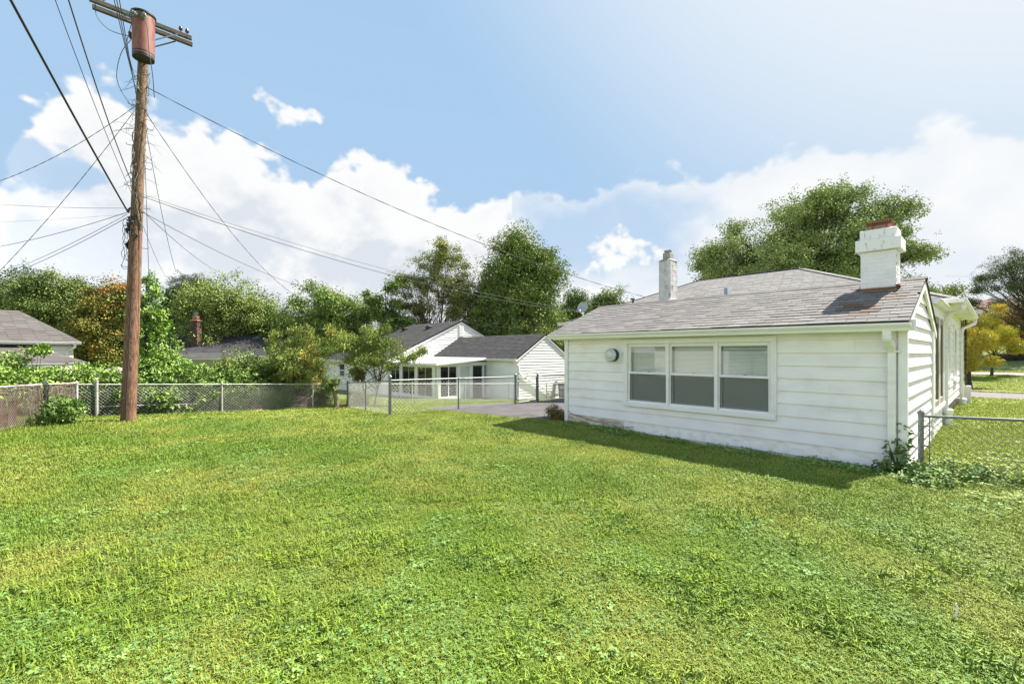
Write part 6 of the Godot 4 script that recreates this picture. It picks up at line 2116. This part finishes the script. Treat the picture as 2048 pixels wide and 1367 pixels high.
func build_grass() -> void:
	rng.seed = 1234
	n_col.seed = 8
	n_col.frequency = 0.35
	n_col.fractal_octaves = 4
	n_clo.seed = 9
	n_clo.frequency = 0.55
	n_clo.fractal_octaves = 3
	var tufts := []
	for k in 3:
		tufts.append(grass_tuft(16, 0.06, 0.06, 0.0026, 0.9, 100 + k))
	var wide := grass_tuft(26, 0.062, 0.13, 0.0046, 0.9, 110)
	var tall := grass_tuft(9, 0.105, 0.04, 0.0048, 0.85, 111)
	var clo := clover(11, 0.09, 0.040, 0.0095, 112)
	var weed := clover(10, 0.12, 0.055, 0.022, 113)
	var xf := [[], [], [], [], [], [], []]
	var cl := [[], [], [], [], [], [], []]
	# [near, far, tufts per square metre, wide share, clover per square metre]
	for band in [[1.6, 3.2, 1500, 0.0, 300, 1.0], [3.2, 5.5, 1000, 0.0, 170, 1.05], [5.5, 9.0, 560, 0.25, 90, 1.15], [9.0, 15.0, 270, 1.0, 30, 1.3], [15.0, 26.0, 100, 1.0, 8, 1.8], [26.0, 60.0, 20, 1.0, 0, 3.2]]:
		var half := 1.02
		var area: float = half * (band[1] * band[1] - band[0] * band[0])
		for i in int(area * band[2]):
			var r := sqrt(rnd(band[0] * band[0], band[1] * band[1]))
			var a := rnd(-half, half)
			var p := Vector3(sin(a) * r, 0, -cos(a) * r)
			if band[0] > 20.0 and a < 0.62: continue
			if not free_lawn(p): continue
			p.y = ground(p.x, p.z) - 0.012
			var q := to_ut(p)
			var n := n_col.get_noise_2d(p.x, p.z)
			var n2 := n_clo.get_noise_2d(p.x * 1.7 + 40.0, p.z * 1.7)
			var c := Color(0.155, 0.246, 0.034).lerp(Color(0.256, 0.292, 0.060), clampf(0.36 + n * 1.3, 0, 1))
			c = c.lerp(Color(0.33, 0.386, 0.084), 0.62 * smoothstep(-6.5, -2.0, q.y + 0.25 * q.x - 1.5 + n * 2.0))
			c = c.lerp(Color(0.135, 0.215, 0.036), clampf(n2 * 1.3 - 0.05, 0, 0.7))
			if q.x < 0.2 and q.y > 0.4:
				c = c.lerp(Color(0.30, 0.37, 0.035), 0.8)
			var k := rnd(0.82, 1.18)
			c = Color(c.r * k, c.g * k, c.b * k)
			var hs := rnd(0.7, 1.25) * (1.0 + 0.3 * n2)
			if q.y < 1.0 and q.y > -0.5 and q.x < 7 and q.x > -0.3 and q.y < 0.0: hs *= 1.25
			if q.x > 16.4 or (q.x > 11.0 and q.y < -8.6): hs *= 1.5
			var id := rng.randi() % 3
			var s: float = band[5]
			if rng.randf() < band[3]: id = 3
			elif n2 > 0.02 and band[1] < 6.0 and rng.randf() < 0.06 + 0.2 * n2: id = 4
			var b := Basis(Vector3.UP, rnd(0, TAU)).scaled(Vector3(s, s * hs, s)) if id != 3 else Basis(Vector3.UP, rnd(0, TAU)).scaled(Vector3(s * 0.85, hs, s * 0.85))
			if id == 4: c = c.lerp(Color(0.24, 0.33, 0.035) if rng.randf() < 0.7 else Color(0.12, 0.21, 0.04), 0.7)
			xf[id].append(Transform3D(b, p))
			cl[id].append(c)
		for i in int(area * band[4]):
			var r := sqrt(rnd(band[0] * band[0], band[1] * band[1]))
			var a := rnd(-half, half)
			var p := Vector3(sin(a) * r, 0, -cos(a) * r)
			if not free_lawn(p): continue
			var q := to_ut(p)
			var d := n_clo.get_noise_2d(p.x, p.z) + 0.5 * n_col.get_noise_2d(p.x * 3.0, p.z * 3.0)
			var wall := q.y < 0.0 and q.y > -0.8 and q.x > -0.5 and q.x < 6.8
			var side := q.x < -0.3 and q.y > -1.2 and q.y < 2.5
			if d < rnd(-0.3, 0.32) and not wall and not (side and rng.randf() < 0.7): continue
			p.y = ground(p.x, p.z) - 0.012
			var id := 5
			if (side or wall) and rng.randf() < 0.5: id = 6
			elif rng.randf() < 0.02: id = 6
			var c := Color(0.10, 0.20, 0.05).lerp(Color(0.21, 0.34, 0.09), rng.randf())
			if side: c = Color(0.15, 0.23, 0.05).lerp(Color(0.24, 0.32, 0.06), rng.randf())
			var k := rnd(0.85, 1.15)
			var s := rnd(0.8, 1.2) * minf(band[5], 1.25)
			xf[id].append(Transform3D(Basis(Vector3.UP, rnd(0, TAU)).scaled(Vector3(s, s * (1.4 if wall else 1.0), s)), p))
			cl[id].append(Color(c.r * k, c.g * k, c.b * k))
	var dl := leaf_clump(1, 0.05, 0.016, 0.001, 0.0, 120)
	var dx := []
	var dc := []
	for i in 420:
		var r := sqrt(rnd(3.0, 190.0))
		var a := rnd(-1.0, 1.0)
		var p := Vector3(sin(a) * r, 0, -cos(a) * r)
		if not free_lawn(p): continue
		p.y = ground(p.x, p.z) + rnd(0.015, 0.05)
		dx.append(Transform3D(Basis.from_euler(Vector3(rnd(-0.5, 0.5), rnd(0, TAU), rnd(-0.5, 0.5))).scaled(Vector3.ONE * rnd(0.5, 1.2)), p))
		dc.append(pick([Color(0.36, 0.24, 0.12), Color(0.42, 0.32, 0.18), Color(0.30, 0.16, 0.08), Color(0.5, 0.42, 0.28)]))
	var names := ["fine_grass", "fine_grass", "fine_grass", "mown_grass", "coarse_grass", "clover", "broadleaf_weeds"]
	var labels := ["short fine grass blades of the mown lawn, most of it", "short fine grass blades of the mown lawn, leaning tufts", "short fine grass blades of the mown lawn, dense tufts", "mown grass of the lawn farther from the viewer", "taller coarse grass tufts standing out of the lawn", "small clover leaves spread through the lawn", "broad leaved weeds in the lawn and along the house wall"]
	var meshes := [tufts[0], tufts[1], tufts[2], wide, tall, clo, weed]
	var root := thing("lawn_grass", "mown lawn grass mixed with clover and weeds across the back yard", "grass", Vector3.ZERO)
	root.set_meta("kind", "stuff")
	for k in 7:
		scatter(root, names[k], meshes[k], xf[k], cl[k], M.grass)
	scatter(root, "dead_leaves", dl, dx, dc, M.grass)

# ------------------------------------------------------------------ small things
func build_small() -> void:
	rng.seed = 88
	# satellite dish on the main roof
	var dp := ut(11.25, 6.6, 3.28)
	var d := thing("satellite_dish", "grey satellite dish on the far left corner of the main roof", "satellite dish", dp, -0.5)
	var mb := MB.new()
	var tilt := Transform3D(Basis(Vector3.RIGHT, PI / 2 - 0.45), Vector3(0, 0.42, 0.06)).scaled_local(Vector3(0.95, 1, 1.1))
	mb.lathe([Vector2(0.0, -0.06), Vector2(0.12, -0.045), Vector2(0.2, -0.01), Vector2(0.245, 0.03), Vector2(0.25, 0.035), Vector2(0.24, 0.035), Vector2(0.19, 0.005), Vector2(0.1, -0.03), Vector2(0.0, -0.04)], 28, tilt)
	obj(d, "reflector", mb, M.dish)
	var ms := MB.new()
	ms.tube([Vector3(0, -0.08, 0.02), Vector3(0, 0.2, 0.02), Vector3(0, 0.38, -0.02)], [0.025, 0.025, 0.03], 8)
	ms.tube([Vector3(0, 0.2, 0.03), Vector3(0, 0.14, 0.25), Vector3(0, 0.25, 0.42)], [0.014, 0.014, 0.014], 6)
	ms.box(Vector3(0, 0.28, 0.43), Vector3(0.06, 0.07, 0.09), 0.01)
	obj(d, "mast", ms, M.white_metal)
	# wheeled bin with its lettering
	var bp := on_ground(ut(17.95, 13.05))
	var bn := thing("wheeled_bin", "black wheeled bin lettered YARD against the garage wall", "bin", bp, -0.15)
	var bm := MB.new()
	bm.hexa([Vector3(-0.24, 0.04, 0.24), Vector3(0.24, 0.04, 0.24), Vector3(0.24, 0.04, -0.24), Vector3(-0.24, 0.04, -0.24)], [Vector3(-0.3, 0.88, 0.3), Vector3(0.3, 0.88, 0.3), Vector3(0.3, 0.88, -0.3), Vector3(-0.3, 0.88, -0.3)])
	obj(bn, "body", bm, M.bin)
	var ld := MB.new()
	ld.box(Vector3(0, 0.92, 0.0), Vector3(0.64, 0.07, 0.66), 0.02)
	obj(bn, "lid", ld, M.bin)
	for x in [-0.2, 0.2]:
		var wm := MB.new()
		wm.tube([Vector3(x - 0.03, 0.1, -0.26), Vector3(x + 0.03, 0.1, -0.26)], [0.1, 0.1], 14)
		obj(bn, "wheel", wm, M.black)
	var tm := TextMesh.new()
	tm.text = "YARD"
	var sf := SystemFont.new()
	sf.font_names = PackedStringArray(["Droid Sans"])
	sf.font_weight = 700
	tm.font = sf
	tm.font_size = 40
	tm.pixel_size = 0.0042
	tm.depth = 0.004
	var tx := put(bn, "lettering", tm, M.paint_white)
	tx.position = Vector3(-0.0, 0.70, 0.288)
	tx.rotation.x = -0.07
	var cp := MB.new()
	var pts := []
	var rr := []
	for i in 26:
		var k := i / 25.0
		pts.append(Vector3(-0.62 + 0.12 * k + 0.14 * maxf(0.0, k - 0.75) * 4.0, 0.02 + 0.98 * sin(minf(k * 1.25, 1.25) * 1.25), 0.05))
		rr.append(0.11 if i % 2 else 0.095)
	cp.tube(pts, rr, 12)
	var pp := obj(self, "drain_pipe", cp, M.plastic_gray)
	pp.position = bp
	tag(pp, "grey corrugated drain pipe bent over beside the black bin", "pipe")
	# split wood behind the fence
	var wp := on_ground(ut(17.5, -2.85))
	for k in 9:
		var wt := MB.new()
		var L := rnd(0.5, 0.8)
		wt.hexa([Vector3(-L / 2, -0.03, 0.05), Vector3(L / 2, -0.04, 0.04), Vector3(L / 2, -0.03, -0.05), Vector3(-L / 2, -0.04, -0.04)], [Vector3(-L / 2 + 0.05, 0.05, 0.02), Vector3(L / 2 - 0.02, 0.04, 0.02), Vector3(L / 2, 0.05, -0.03), Vector3(-L / 2, 0.04, -0.03)])
		var o := obj(self, "split_log", wt, M.split_wood)
		o.position = wp + Vector3(rnd(-0.26, 0.26), 0.07 + 0.045 * k, rnd(-0.1, 0.1))
		o.rotation = Vector3(rnd(-0.3, 0.3), rnd(-0.5, 0.5), rnd(-0.45, 0.45))
		tag(o, ["lowest piece of split wood in the heap behind the back fence", "second lowest piece of split wood in the heap", "third piece of split wood from the bottom of the heap", "fourth piece of split wood from the bottom of the heap", "middle piece of split wood in the heap by the fence", "fourth piece of split wood from the top of the heap", "third piece of split wood from the top of the heap", "second piece of split wood from the top of the heap", "topmost piece of split wood on the heap behind the fence"][k], "wood", "split wood heaped behind the back fence")
	# cut trunk with fresh leaves
	var ct := thing("tree_stump", "cut slanting trunk sprouting leaves at the fence corner", "stump", on_ground(ut(17.0, -1.75)))
	var cm := MB.new()
	cm.tube([Vector3(0, -0.1, 0), Vector3(-0.04, 0.4, 0), Vector3(-0.12, 0.78, 0.0), Vector3(-0.1, 0.98, 0)], [0.12, 0.085, 0.09, 0.06], 10)
	obj(ct, "trunk", cm, M.dead_stem)
	var lx := []
	var lc := []
	for i in 60:
		lx.append(Transform3D(Basis.from_euler(Vector3(rnd(-1, 1), rnd(0, TAU), rnd(-1, 1))).scaled(Vector3.ONE * 0.2), Vector3(-0.2 + rng.randfn() * 0.16, 0.95 + rng.randfn() * 0.14, rng.randfn() * 0.12)))
		lc.append(pick([Color(0.15, 0.22, 0.05), Color(0.18, 0.25, 0.06)]))
	scatter(ct, "foliage", leaf_meshes.ivy, lx, lc, M.leaf)
	# bits lying on the lawn and along the fence
	var bits := [["bark_piece", "flat brown bark piece lying by the fence left of the heap of wood", 1, ut(17.0, -4.6), 0.5], ["bark_piece", "brown wood scrap on the grass right of the heap of wood", 1, ut(16.6, -1.9), 0.4], ["bark_piece", "dark wood scrap at the foot of the cut trunk", 1, ut(16.8, -1.5), 0.3], ["bark_piece", "small bark scrap by the fence beside the pole", 1, ut(16.9, -6.1), 0.3]]
	for q in bits:
		var m := MB.new()
		m.hexa([Vector3(-q[4] / 2, 0, 0.06), Vector3(q[4] / 2, 0.01, 0.05), Vector3(q[4] / 2, 0, -0.06), Vector3(-q[4] / 2, 0, -0.04)], [Vector3(-q[4] / 2.2, 0.06, 0.03), Vector3(q[4] / 2.3, 0.09, 0.03), Vector3(q[4] / 2, 0.06, -0.04), Vector3(-q[4] / 2.4, 0.08, -0.02)])
		var o := obj(self, q[0], m, M.split_wood)
		o.position = on_ground(q[3])
		o.rotation.y = rnd(0, TAU)
		tag(o, q[1], "bark")
	var tw := MB.new()
	tw.tube([Vector3(0, 0, 0), Vector3(0.01, 0.05, 0.005), Vector3(0.008, 0.09, 0.0)], [0.006, 0.006, 0.004], 6)
	var to := obj(self, "twig", tw, M.paint_white)
	to.position = Vector3(2.92, 0.03, -2.98)
	tag(to, "short pale twig standing upright in the grass at the lower right", "twig")
	# loose cable along the foot of the rear wall
	var lw := MB.new()
	var cpz := []
	var cr := []
	for i in 20:
		var k := i / 19.0
		cpz.append(ut(6.5 - 1.9 * k, -0.05 - 0.05 * sin(k * 3.0), 0.30 - 0.24 * sqrt(k) + 0.06 * maxf(0.0, k - 0.8) * 5.0) - ut(6.5, 0, 0))
		cr.append(0.008)
	lw.tube(cpz, cr, 6)
	var lo := obj(self, "loose_cable", lw, M.dead_stem)
	lo.position = ut(6.5, 0, 0)
	tag(lo, "loose pale cable hanging along the foot of the rear wall", "cable")
